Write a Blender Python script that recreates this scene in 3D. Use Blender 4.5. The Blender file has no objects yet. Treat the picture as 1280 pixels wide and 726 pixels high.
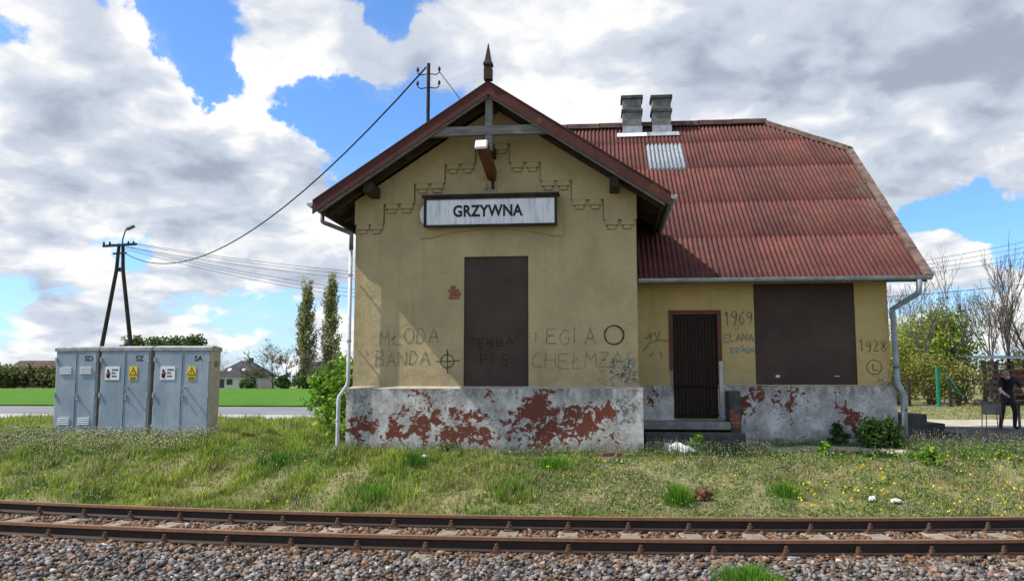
import bpy, bmesh, math, random
import numpy as np
from mathutils import Vector, Matrix
random.seed(7); rng = np.random.default_rng(7)
scene = bpy.context.scene
R = math.radians
# ------------------------------------------------------------------ camera
cam_d = bpy.data.cameras.new('camera'); cam = bpy.data.objects.new('camera', cam_d)
scene.collection.objects.link(cam); scene.camera = cam
cam_d.sensor_width = 36; cam_d.lens = 36 * 1050 / 1280
cam_d.clip_start = .05; cam_d.clip_end = 6000
cam.location = (0, 0, 1.32)
cam.rotation_euler = (R(90) + math.atan(115 / 1050), 0, math.atan(.105))
# ------------------------------------------------------------------ node helpers
class NT:
    def __init__(s, tree): s.t = tree; tree.nodes.clear()
    def n(s, typ, **kw):
        nd = s.t.nodes.new(typ)
        for k, v in kw.items(): setattr(nd, k, v)
        return nd
    def put(s, sock, v):
        if hasattr(v, 'links') or isinstance(v, bpy.types.NodeSocket): s.t.links.new(v, sock)
        elif v is not None:
            if isinstance(v, (tuple, list)) and len(v) == 3 and sock.type == 'RGBA': v = (*v, 1)
            sock.default_value = v
    def pos(s): return s.n('ShaderNodeNewGeometry').outputs['Position']
    def vmath(s, op, a, b=None, sc=None):
        nd = s.n('ShaderNodeVectorMath', operation=op); s.put(nd.inputs[0], a)
        if b is not None: s.put(nd.inputs[1], b)
        if sc is not None: s.put(nd.inputs['Scale'], sc)
        return nd.outputs['Value'] if op in ('DISTANCE', 'LENGTH', 'DOT_PRODUCT') else nd.outputs[0]
    def math(s, op, a, b=None, c=None, clamp=False):
        nd = s.n('ShaderNodeMath', operation=op, use_clamp=clamp); s.put(nd.inputs[0], a)
        if b is not None: s.put(nd.inputs[1], b)
        if c is not None: s.put(nd.inputs[2], c)
        return nd.outputs[0]
    def noise(s, vec, scale, detail=4, rough=.55, dist=0, col=False):
        nd = s.n('ShaderNodeTexNoise'); s.put(nd.inputs['Vector'], vec)
        nd.inputs['Scale'].default_value = scale; nd.inputs['Detail'].default_value = detail
        nd.inputs['Roughness'].default_value = rough; nd.inputs['Distortion'].default_value = dist
        return nd.outputs['Color' if col else 'Fac']
    def mapr(s, v, a, b, c=0., d=1., smooth=True):
        nd = s.n('ShaderNodeMapRange', interpolation_type='SMOOTHSTEP' if smooth else 'LINEAR', clamp=True) if smooth else s.n('ShaderNodeMapRange')
        for i, x in enumerate((v, a, b, c, d)): s.put(nd.inputs[i], x)
        return nd.outputs[0]
    def mix(s, f, a, b, mode='MIX'):
        nd = s.n('ShaderNodeMix', data_type='RGBA', blend_type=mode)
        s.put(nd.inputs[0], f); s.put(nd.inputs[6], a); s.put(nd.inputs[7], b)
        return nd.outputs[2]
    def scalevec(s, v, k): return s.vmath('MULTIPLY', v, k)
    def attr(s, name): return s.n('ShaderNodeAttribute', attribute_name=name).outputs['Color']
    def objrand(s): return s.n('ShaderNodeObjectInfo').outputs['Random']
# ------------------------------------------------------------------ sun, sky, exposure
SUN = Vector((1, .2, -1.21)).normalized()          # the way the light travels
sun_d = bpy.data.lights.new('sun', 'SUN'); sun_d.energy = 5.0; sun_d.angle = R(.5); sun_d.color = (1, .95, .86)
sun = bpy.data.objects.new('sun', sun_d); scene.collection.objects.link(sun)
sun.location = (-20, -5, 30); sun.rotation_euler = SUN.to_track_quat('-Z', 'Y').to_euler()
scene.view_settings.view_transform = 'Standard'; scene.view_settings.look = 'None'
scene.view_settings.exposure = 0.22; scene.view_settings.gamma = 1

world = bpy.data.worlds.new('World'); scene.world = world; world.use_nodes = True
def build_world():
    w = NT(world.node_tree)
    sky = w.n('ShaderNodeTexSky', sky_type='NISHITA', sun_disc=False)
    sky.sun_elevation = math.asin(-SUN.z); sky.sun_rotation = math.atan2(-SUN.x, -SUN.y)
    sky.air_density = 1.0; sky.dust_density = .35; sky.ozone_density = 2.6
    d = w.n('ShaderNodeTexCoord').outputs['Generated']
    sep = w.n('ShaderNodeSeparateXYZ'); w.put(sep.inputs[0], d)
    z = w.math('MAXIMUM', sep.outputs[2], 0.0)
    k = w.math('DIVIDE', 1., w.math('MULTIPLY_ADD', z, 1.0, .33))
    P = w.vmath('SCALE', w.vmath('MULTIPLY', d, (1, 1, 1.5)), sc=k)
    def fb(vec): return w.noise(vec, 3.0, 10, .5, 0)
    P1 = w.vmath('ADD', P, (3.1, 1.7, .4))
    warp = w.vmath('SCALE', w.vmath('SUBTRACT', w.noise(P1, 5.0, 3, .5, 0, True), (.5, .5, .5)), sc=.16)
    P1 = w.vmath('ADD', P1, warp)
    n1 = fb(P1)
    n2 = fb(w.vmath('ADD', P1, (-.05, -.015, .07)))     # a step towards the sun: the clouds' own shading
    low = w.noise(P1, .9, 2, .5)
    # where the blue gaps and cloud banks stand (unit directions)
    blobs = SKY_BLOBS
    dw = w.vmath('ADD', d, w.vmath('SCALE', w.vmath('SUBTRACT', w.noise(d, 9.0, 7, .62, 0, True), (.5, .5, .5)), sc=.17))
    bias = None; grey = None
    for (c, r, a, g) in blobs:
        dd = w.vmath('DISTANCE', dw, c)
        if a:
            v = w.mapr(dd, r, 0., 0., a); bias = v if bias is None else w.math('ADD', bias, v)
        if g:
            v = w.mapr(dd, r, 0., 0., g); grey = v if grey is None else w.math('ADD', grey, v)
    den0 = w.math('ADD', n1, bias)
    den = w.mapr(den0, .45, .54)
    thin = w.mapr(w.noise(w.vmath('MULTIPLY', P1, (1, 1, 2.4)), 3.0, 6, .6), .45, .8, 0, .35)
    cover = w.math('MAXIMUM', den, w.math('MULTIPLY', thin, w.mapr(den0, .3, .5)))
    light = w.math('MULTIPLY_ADD', w.math('SUBTRACT', n1, n2), 5.2, .76)
    thick = w.mapr(den0, .58, .86, 0, .34)
    light = w.math('SUBTRACT', light, thick)
    light = w.math('SUBTRACT', light, grey)
    light = w.math('SUBTRACT', light, w.mapr(low, .45, .7, 0, .16))
    light = w.math('ADD', light, w.math('MULTIPLY_ADD', w.noise(P1, 11, 6, .6), .5, -.25))
    cc = w.mix(w.mapr(light, -.35, .5, 0, 1), (3.3, 3.8, 4.75), (5.6, 6.1, 7.0))
    cc = w.mix(w.mapr(light, .45, .95, 0, 1, False), cc, (8.8, 8.8, 8.75))
    # haze at the horizon
    hz = w.mapr(z, 0., .16, .55, 0.)
    skyc = w.mix(1., sky.outputs[0], (1.0, 1.42, 1.9), 'MULTIPLY')
    base = w.mix(hz, skyc, (5.6, 7.0, 8.4))
    col = w.mix(cover, base, cc)
    bg = w.n('ShaderNodeBackground'); w.put(bg.inputs[0], col); bg.inputs[1].default_value = .1
    out = w.n('ShaderNodeOutputWorld'); w.put(out.inputs[0], bg.outputs[0])
def view_dir(px, py):
    a, b = (px - 640) / 1050, (363 - py) / 1050
    p, s = math.atan(115 / 1050), math.atan(.105)
    fw = math.cos(p) - b * math.sin(p); up = math.sin(p) + b * math.cos(p)
    return tuple(Vector((a * math.cos(s) - fw * math.sin(s), a * math.sin(s) + fw * math.cos(s), up)).normalized())
SKY_BLOBS = [(view_dir(x, y), r, a, g) for x, y, r, a, g in (
    (205, 20, .075, -.3, 0), (245, 70, .06, -.28, 0), (275, 115, .055, -.26, 0), (345, 160, .055, -.22, 0), (395, 130, .06, -.26, 0), (445, 165, .065, -.28, 0), (440, 215, .05, -.16, 0),
    (480, 8, .07, -.26, 0), (820, 4, .05, -.34, 0), (70, 290, .06, -.16, 0), (150, 305, .08, -.24, 0), (20, 395, .09, -.22, 0), (330, 395, .09, -.24, 0), (200, 345, .06, -.16, 0),
    (1235, 268, .08, -.3, 0), (1165, 270, .05, -.2, 0), (30, 50, .05, -.2, 0), (520, 120, .045, -.14, 0), (1275, 40, .12, .22, .25), (1270, 150, .12, .2, .2),
    (110, 140, .17, .22, -.14), (70, 220, .13, .14, .05), (60, 20, .07, .16, -.1), (390, 70, .11, .24, -.12), (305, 170, .075, .26, -.2), (300, 265, .12, .2, .22), (200, 235, .14, .18, .3), (620, 70, .16, .2, -.04),
    (900, 70, .3, .2, .1), (1150, 110, .22, .16, .24), (1190, 225, .12, .16, .34), (1190, 310, .06, .26, -.25), (1080, 200, .1, .1, -.05),
    (60, 345, .1, .16, .05), (200, 390, .13, .16, -.05), (380, 330, .1, .14, .05), (1060, 40, .14, .05, .22), (760, 120, .13, .12, -.14), (100, 430, .12, .1, 0))]
build_world()

# ------------------------------------------------------------------ materials
MATS = {}
def material(name):
    m = bpy.data.materials.new(name); m.use_nodes = True
    w = NT(m.node_tree)
    b = w.n('ShaderNodeBsdfPrincipled'); o = w.n('ShaderNodeOutputMaterial'); w.put(o.inputs[0], b.outputs[0])
    MATS[name] = m
    return m, w, b
def bump(w, b, h, strength=.4, dist=.01):
    nd = w.n('ShaderNodeBump'); nd.inputs['Strength'].default_value = strength; nd.inputs['Distance'].default_value = dist
    w.put(nd.inputs['Height'], h); w.put(b.inputs['Normal'], nd.outputs[0])
def simple(name, c1, c2, scale=8, rough=.8, metal=0, bmp=.2, bscale=60, stretch=(1, 1, 1), spec=.3, bdist=.005, rnd=0.):
    m, w, b = material(name)
    p = w.scalevec(w.pos(), stretch)
    f = w.mapr(w.noise(p, scale, 6, .6), .32, .68)
    c = w.mix(f, c1, c2)
    if rnd:
        c = w.mix(1., c, w.mix(w.objrand(), (1 - rnd,) * 3, (1 + rnd,) * 3), 'MULTIPLY')
    w.put(b.inputs['Base Color'], c); b.inputs['Roughness'].default_value = rough; b.inputs['Metallic'].default_value = metal
    b.inputs['Specular IOR Level'].default_value = spec
    if bmp: bump(w, b, w.noise(p, bscale, 5, .6), bmp, bdist)
    return m
def blobmask(w, p, blobs, flat=True):
    tot = None
    for (c, r, a) in blobs:
        v = w.mapr(w.vmath('DISTANCE', p, c), r, 0., 0., a)
        tot = v if tot is None else w.math('ADD', tot, v)
    return tot
def stucco(name, c1, c2, grime, blobs):
    m, w, b = material(name)
    p = w.pos()
    f = w.mapr(w.noise(p, 1.1, 8, .62), .3, .7)
    c = w.mix(f, c1, c2)
    st = w.noise(w.scalevec(p, (3.5, 3.5, .35)), 1.6, 6, .6)
    c = w.mix(w.mapr(st, .5, .8, 0, .5), c, grime)
    sx = w.n('ShaderNodeSeparateXYZ'); w.put(sx.inputs[0], p)
    splash = w.math('MULTIPLY', w.mapr(sx.outputs[2], 2.0, 1.2), w.mapr(w.noise(p, 3.2, 7, .65), .38, .62))
    c = w.mix(w.math('MULTIPLY', splash, .5), c, grime)
    c = w.mix(w.mapr(w.noise(w.vmath('ADD', p, (3, 8, 1)), .7, 7, .6), .5, .66, 0, .35), c, (.44, .38, .26))
    sp = w.noise(p, 38, 4, .6)
    c = w.mix(w.mapr(sp, .56, .75, 0, .35), c, (.10, .09, .06))
    g = w.math('ADD', w.noise(p, 7, 8, .68), blobmask(w, p, blobs))
    c = w.mix(w.mapr(g, .62, .78, 0, .85), c, w.mix(w.mapr(w.noise(p, 26, 5, .6), .47, .55), (.075, .075, .055), (.44, .43, .38)))
    w.put(b.inputs['Base Color'], c); b.inputs['Roughness'].default_value = .92; b.inputs['Specular IOR Level'].default_value = .15
    h = w.math('ADD', w.math('MULTIPLY', w.noise(p, 55, 5, .65), 1.), w.math('MULTIPLY', w.noise(p, 6, 4, .5), 1.4))
    bump(w, b, h, .95, .028)
    return m
stucco('stucco_gable', (.58, .455, .25), (.455, .36, .20), (.33, .265, .155),
       [((.45, 15.6, 1.5), .75, .26), ((.6, 15.6, 2.4), .5, .1), ((-4.55, 15.6, 1.9), .45, .1), ((-4.3, 15.6, 3.0), .16, .2), ((-2.05, 15.6, 4.95), .38, .2), ((-2, 15.6, 1.25), .3, .05)])
stucco('stucco_wing', (.66, .485, .195), (.55, .405, .17), (.38, .295, .145),
       [((5.5, 17.2, 1.3), .35, .18), ((.75, 17.2, 1.6), .4, .12)])
def peeling(name, red, dark):
    m, w, b = material(name)
    p = w.pos()
    c = w.mix(w.mapr(w.noise(p, 2.2, 8, .65), .34, .66), (.33, .32, .30), (.66, .63, .58))
    c = w.mix(w.mapr(w.noise(p, 4.5, 10, .7), .53, .62, 0, .85), c, (.46, .40, .33))
    c = w.mix(w.mapr(w.noise(w.vmath('ADD', p, (5, 1, 7)), 9, 9, .72), .53, .60, 0, .8), c, (.62, .61, .59))
    # dark mottling
    dk = w.math('ADD', w.noise(p, 15, 9, .72), blobmask(w, p, dark))
    c = w.mix(w.mapr(dk, .575, .65, 0, .8), c, (.085, .085, .08))
    ctop = w.noise(w.scalevec(p, (2.2, 2.2, .4)), 3, 6, .6)
    c = w.mix(w.mapr(ctop, .55, .8, 0, .5), c, (.16, .155, .14))
    sz = w.n('ShaderNodeSeparateXYZ'); w.put(sz.inputs[0], p)
    tp = w.math('MULTIPLY', w.mapr(sz.outputs[2], .85, 1.2), w.mapr(w.noise(w.scalevec(p, (1.4, 1.4, .7)), 5, 8, .7), .38, .6))
    c = w.mix(w.math('MULTIPLY', tp, .72), c, (.11, .11, .10))
    gb = w.noise(w.vmath('ADD', p, (2, 6, 3)), 1.7, 8, .68)
    c = w.mix(w.mapr(gb, .48, .64, 0, .45), c, (.19, .185, .175))
    sp_ = w.math('MULTIPLY', w.mapr(sz.outputs[2], .45, .0), w.mapr(w.noise(p, 6, 8, .68), .36, .58))
    c = w.mix(w.math('MULTIPLY', sp_, .75), c, (.13, .125, .09))
    # old oxide red paint showing where the newer grey has flaked
    rm = w.math('ADD', w.math('MULTIPLY_ADD', w.noise(p, 13, 6, .7, .3), .35, w.math('MULTIPLY', w.noise(p, 5.2, 9, .7, .6), .68)), blobmask(w, p, red))
    rm = w.math('MULTIPLY_ADD', rm, 1.7, -.42)
    mask = w.mapr(rm, .665, .69)
    c = w.mix(mask, c, w.mix(w.noise(p, 12, 4), (.125, .042, .028), (.20, .062, .036)))
    rim = w.math('MULTIPLY', w.mapr(rm, .60, .665), w.math('SUBTRACT', 1., mask))
    c = w.mix(w.math('MULTIPLY', rim, .55), c, (.62, .60, .56))
    w.put(b.inputs['Base Color'], c); b.inputs['Roughness'].default_value = .85; b.inputs['Specular IOR Level'].default_value = .2
    h = w.math('SUBTRACT', w.math('MULTIPLY', w.noise(p, 22, 7, .68), 1.4), w.math('MULTIPLY', mask, .5))
    bump(w, b, h, .55, .014)
    return m
peeling('peeling_gable', [((-4.5, 15.5, .55), .55, .2), ((-3.95, 15.5, .3), .5, .15), ((-3.5, 15.5, .8), .9, .11), ((-3.4, 15.5, .4), .5, .06), ((-2.9, 15.5, .5), .9, .11), ((-2.35, 15.5, .45), .7, .13), ((-2.8, 15.5, .1), .4, .08),
                          ((-1.95, 15.5, 1.1), .5, .08), ((-1.15, 15.5, .95), .5, .14), ((-.9, 15.5, .5), .95, .15), ((-.15, 15.5, .6), .8, .14), ((.1, 15.5, .85), .4, .1), ((-1.6, 15.5, .55), .6, .1), ((-1.2, 15.5, .25), .5, .08), ((-2.0, 15.5, .2), .5, .08), ((.35, 15.5, .3), .35, .08)],
        [((-4.5, 15.5, 1.05), .6, .1), ((-3.2, 15.5, 1.1), .7, .1), ((.4, 15.5, .8), .5, .14), ((-1.6, 15.5, .1), .5, .1)])
peeling('peeling_wing', [((1.0, 17.1, 1.05), .35, .13), ((2.7, 17.1, .75), .4, .17), ((3.0, 17.1, 1.12), .7, .13), ((4.9, 17.1, .6), .5, .13), ((3.7, 17.1, 1.12), .7, .11), ((4.6, 17.1, .95), .9, .085), ((3.6, 17.1, .5), .8, .06)],
        [((1.0, 17.1, 1.1), .3, .12), ((5.4, 17.1, .3), .6, .12), ((2.5, 17.1, .6), .4, .12)])
def asbestos():
    m, w, b = material('roof_asbestos')
    p = w.pos()
    c = w.mix(w.mapr(w.noise(p, 2.0, 8, .65), .32, .68), (.105, .034, .028), (.155, .052, .041))
    c = w.mix(1., c, w.mix(w.objrand(), (.82, .82, .84), (1.18, 1.14, 1.1)), 'MULTIPLY')
    st = w.noise(w.scalevec(p, (11, .8, .8)), 1.6, 6, .65)
    c = w.mix(w.mapr(st, .46, .68, 0, .7), c, (.065, .038, .033))
    c = w.mix(w.mapr(w.noise(w.scalevec(p, (6, .9, .9)), 4.5, 7, .7), .58, .72, 0, .6), c, (.27, .17, .14))
    li = w.noise(p, 17, 6, .72)
    c = w.mix(w.mapr(li, .66, .72, 0, .8), c, (.50, .46, .40))
    moss = w.math('ADD', w.noise(p, 3.4, 7, .65), w.mapr(w.vmath('DISTANCE', w.vmath('MULTIPLY', p, (1, .4, .4)), (6.26, 7.9, 2.2)), 1.4, 0, 0, .2))
    c = w.mix(w.mapr(moss, .60, .78, 0, .65), c, (.13, .105, .07))
    w.put(b.inputs['Base Color'], c); b.inputs['Roughness'].default_value = .78; b.inputs['Specular IOR Level'].default_value = .25
    bump(w, b, w.noise(p, 45, 5, .6), .3, .006)
asbestos()
def rustmetal(name, a, bb, cc, rough=.6, scale=3, metal=.2):
    m, w, b = material(name)
    p = w.pos()
    c = w.mix(w.mapr(w.noise(p, scale, 8, .68), .36, .62), a, bb)
    c = w.mix(w.mapr(w.noise(w.vmath('ADD', p, (9, 4, 2)), scale * 1.7, 8, .7), .55, .72), c, cc)
    w.put(b.inputs['Base Color'], c); b.inputs['Roughness'].default_value = rough; b.inputs['Metallic'].default_value = metal
    bump(w, b, w.noise(p, 50, 5, .6), .25, .004)
rustmetal('rusty_red_metal', (.05, .011, .007), (.08, .018, .010), (.16, .055, .016), .8, 1.6, 0)
rustmetal('rusty_lamp', (.10, .028, .012), (.17, .055, .02), (.06, .018, .01), .6, 8)
rustmetal('rail_rust_shade', (.022, .011, .007), (.036, .018, .010), (.014, .008, .006), .7, 9, .1)  # rusty rail sides, darkened in colour for the shade on the web
rustmetal('rail_head', (.19, .09, .045), (.25, .125, .065), (.14, .066, .034), .6, 14, .1)
rustmetal('fastening_rust', (.085, .042, .025), (.13, .065, .036), (.05, .026, .016), .75, 20, .1)
simple('grey_wood', (.12, .115, .105), (.22, .21, .19), 3, .85, bmp=.5, bscale=9, stretch=(1, 9, 9))
simple('dark_wood', (.028, .018, .012), (.055, .036, .025), 4, .8, bmp=.4, bscale=12)
simple('brown_board', (.050, .029, .022), (.074, .045, .035), 1.3, .6, bmp=.12, bscale=30, spec=.25)
simple('dark_edge', (.10, .082, .05), (.25, .20, .12), 9, .95)  # plain dark brown that outlines the plaster steps, corbels and sign surround
simple('zinc', (.30, .32, .34), (.46, .48, .50), 5, .5, .35, .15, 20)
simple('zinc_dark', (.10, .105, .105), (.17, .175, .17), 5, .55, .35, .15, 20)
simple('white_pipe', (.42, .435, .455), (.58, .59, .61), 5, .45, 0, .1, 20)
simple('bluegrey_pipe', (.23, .27, .30), (.33, .37, .41), 5, .5, .1, .1, 20)
simple('concrete', (.15, .145, .135), (.26, .25, .23), 5, .92, bmp=.5, bscale=40)
simple('dark_concrete', (.05, .047, .042), (.10, .092, .08), 5, .95, bmp=.5, bscale=40)
simple('pale_concrete', (.40, .37, .32), (.55, .52, .46), 3, .92, bmp=.3, bscale=40)
simple('chimney_render', (.12, .115, .105), (.23, .22, .20), 4, .95, bmp=.6, bscale=30)
simple('chimney_cap', (.05, .048, .045), (.11, .105, .10), 5, .95, bmp=.6, bscale=30)
simple('door_frame_red', (.10, .032, .02), (.15, .055, .032), 9, .7)
simple('door_wood', (.035, .018, .011), (.055, .028, .017), 5, .75, stretch=(6, 1, .6))
simple('iron_dark', (.012, .011, .011), (.028, .022, .018), 12, .6, .4)
simple('gap_shade', (.01, .009, .008), (.015, .013, .012), 3, .95, bmp=0)
simple('red_brick', (.22, .075, .04), (.33, .12, .065), 12, .9, bmp=.5, rnd=.2)
simple('ridge_cap', (.10, .06, .048), (.20, .14, .115), 4, .85, bmp=.4)
m, w, b = material('cabinet_grey')
p = w.pos()
c = w.mix(w.mapr(w.noise(w.scalevec(p, (1, 1, .6)), 2.2, 6, .6), .32, .68), (.235, .295, .345), (.33, .39, .44))
c = w.mix(w.mapr(w.noise(w.scalevec(p, (9, 9, .7)), 2.2, 6, .65), .52, .75, 0, .5), c, (.16, .19, .21))
c = w.mix(w.mapr(w.noise(p, 30, 5, .65), .66, .72, 0, .8), c, (.09, .075, .06))
c = w.mix(w.mapr(w.noise(w.scalevec(p, (5, 5, 1)), 3, 7, .7), .63, .72, 0, .5), c, (.46, .50, .53))
w.put(b.inputs['Base Color'], c); b.inputs['Roughness'].default_value = .6; b.inputs['Specular IOR Level'].default_value = .3
bump(w, b, w.noise(p, 18, 5, .6), .15, .006)
simple('cabinet_cap', (.22, .23, .235), (.36, .365, .365), 6, .65, .0, .2, 40)
simple('cabinet_side', (.30, .30, .285), (.40, .39, .37), 4, .65, .0, .2, 40)
simple('steel_small', (.32, .33, .32), (.46, .46, .44), 9, .5, .3)
simple('sign_white', (.72, .73, .74), (.80, .81, .81), 6, .5)
simple('sign_yellow', (.75, .52, .02), (.82, .6, .05), 6, .5, bmp=0)
simple('black_print', (.012, .012, .014), (.02, .02, .022), 6, .6, bmp=0)
simple('red_print', (.5, .04, .03), (.6, .06, .04), 6, .6, bmp=0)
simple('spray_grey', (.09, .088, .085), (.33, .27, .17), 26, .9, bmp=.3)
simple('spray_black', (.03, .03, .032), (.10, .09, .08), 22, .9, bmp=.2)
simple('spray_blue', (.16, .18, .24), (.28, .29, .32), 26, .9, bmp=.2)
simple('spray_brown', (.024, .014, .011), (.034, .02, .016), 26, .9, bmp=.2)
simple('paint_white', (.55, .54, .51), (.7, .7, .68), 12, .8)
simple('sleeper', (.17, .135, .10), (.32, .27, .21), 7, .92, bmp=.5, bscale=35, stretch=(1, 2, 1), rnd=.12)
simple('plastic_white', (.74, .74, .73), (.82, .82, .81), 6, .4, bmp=.2)
simple('skin', (.60, .34, .25), (.66, .39, .29), 20, .55, bmp=.1)
simple('cloth_navy', (.012, .016, .028), (.022, .027, .042), 14, .9, bmp=.3)
simple('cloth_trousers', (.028, .028, .03), (.05, .048, .047), 10, .9, bmp=.3)
simple('shoe_black', (.01, .01, .01), (.018, .017, .016), 10, .6)
simple('hair_grey', (.17, .14, .11), (.27, .23, .19), 40, .8)
simple('green_metal', (.006, .14, .075), (.01, .20, .11), 9, .45)
simple('house_white', (.62, .60, .55), (.72, .70, .65), 1, .9)
simple('house_roof', (.032, .034, .037), (.055, .056, .06), 1, .8)
simple('house_roof_red', (.07, .045, .035), (.11, .07, .055), 1, .9)
simple('barn_grey', (.15, .155, .16), (.23, .235, .235), .6, .9)
simple('window_dark', (.02, .023, .026), (.03, .034, .04), 2, .2, spec=.5, bmp=0)
simple('pole_wood', (.022, .017, .013), (.045, .036, .03), 4, .9)
simple('wire_black', (.012, .012, .012), (.02, .02, .02), 4, .7, bmp=0)
simple('bark', (.07, .058, .046), (.14, .12, .10), 6, .95, bmp=.5)
simple('bark_dark', (.045, .036, .029), (.085, .07, .056), 6, .95, bmp=.5)
simple('plank_wood', (.07, .05, .034), (.15, .115, .08), 5, .9, bmp=.4)
simple('tarp_grey', (.06, .07, .085), (.12, .13, .15), 3, .6)
simple('fence_post', (.03, .024, .02), (.055, .045, .036), 6, .9)
def attrmat(name, rough=.8, transl=0., spec=.2, nscale=None):
    m, w, b = material(name)
    c = w.attr('col')
    if nscale: c = w.mix(1., c, w.mix(w.noise(w.pos(), nscale, 4, .6), (.6, .6, .6), (1.4, 1.4, 1.4)), 'MULTIPLY')
    w.put(b.inputs['Base Color'], c); b.inputs['Roughness'].default_value = rough; b.inputs['Specular IOR Level'].default_value = spec
    if transl:
        t = w.n('ShaderNodeBsdfTranslucent'); w.put(t.inputs[0], c)
        mx = w.n('ShaderNodeMixShader'); mx.inputs[0].default_value = transl
        w.put(mx.inputs[1], b.outputs[0]); w.put(mx.inputs[2], t.outputs[0])
        o = [n for n in w.t.nodes if n.type == 'OUTPUT_MATERIAL'][0]; w.put(o.inputs[0], mx.outputs[0])
attrmat('grass_blade', .7, .42, .12)
attrmat('leaf', .6, .35, .25)
attrmat('stone', .9, 0, .2, 60)
attrmat('petal', .7, .3, .1)
def dirty_sign():
    m, w, b = material('sign_face')
    p = w.pos()
    c = w.mix(w.mapr(w.noise(w.scalevec(p, (7, 7, .9)), 2.4, 7, .65), .42, .72), (.76, .77, .79), (.50, .51, .53))
    c = w.mix(w.mapr(w.noise(w.scalevec(p, (16, 16, 1)), 3, 6, .6), .58, .76, 0, .6), c, (.22, .22, .225))
    c = w.mix(w.mapr(w.noise(p, 5, 8, .7), .60, .70, 0, .6), c, (.72, .72, .72))
    w.put(b.inputs['Base Color'], c); b.inputs['Roughness'].default_value = .5
dirty_sign()
def skylight_mat():
    m, w, b = material('skylight_plastic')
    p = w.pos()
    st = w.noise(w.scalevec(p, (5, 1, 1)), 9, 5, .6)
    w.put(b.inputs['Base Color'], w.mix(w.mapr(st, .4, .62), (.30, .33, .355), (.16, .18, .2))); b.inputs['Roughness'].default_value = .65
skylight_mat()
def ground_mat():
    m, w, b = material('ground_soil')
    p = w.pos()
    c = w.mix(w.mapr(w.noise(p, 1.4, 8, .65), .35, .65), (.15, .15, .055), (.27, .235, .13))
    c = w.mix(w.mapr(w.noise(p, 9, 6, .65), .5, .7), c, (.09, .12, .03))
    w.put(b.inputs['Base Color'], c); b.inputs['Roughness'].default_value = .95; b.inputs['Specular IOR Level'].default_value = .1
    bump(w, b, w.noise(p, 18, 6, .65), .8, .03)
    m, w, b = material('crop_green')
    p = w.pos()
    c = w.mix(w.mapr(w.noise(w.scalevec(p, (1, .25, 1)), .6, 8, .7), .3, .7), (.055, .155, .012), (.085, .20, .018))
    w.put(b.inputs['Base Color'], c); b.inputs['Roughness'].default_value = .9; b.inputs['Specular IOR Level'].default_value = .1
    bump(w, b, w.noise(p, 3, 8, .7), 1, .12)
    m, w, b = material('ballast_soil')
    p = w.pos()
    w.put(b.inputs['Base Color'], w.mix(w.mapr(w.noise(p, 30, 5, .7), .35, .65), (.035, .028, .022), (.11, .09, .07)))
    b.inputs['Roughness'].default_value = .95; bump(w, b, w.noise(p, 40, 4, .6), 1, .03)
    simple('asphalt', (.15, .155, .165), (.22, .225, .235), .8, .9, bmp=.4, bscale=60, stretch=(.4, 1.6, 1))
    simple('pavement', (.34, .33, .32), (.45, .44, .425), 1.2, .9, bmp=.4, bscale=30, stretch=(.4, 2, 1))
    simple('yard_dirt_shade', (.05, .042, .035), (.09, .077, .064), 1.3, .95, bmp=.6, bscale=22)  # dirt, its colour lowered to deepen the station's shadow across the yard
    simple('path_sand', (.34, .30, .24), (.46, .42, .35), 2.2, .95, bmp=.5, bscale=22)
    simple('apron_sand', (.34, .285, .215), (.46, .39, .30), 4, .95, bmp=.5, bscale=40)
ground_mat()

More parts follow.
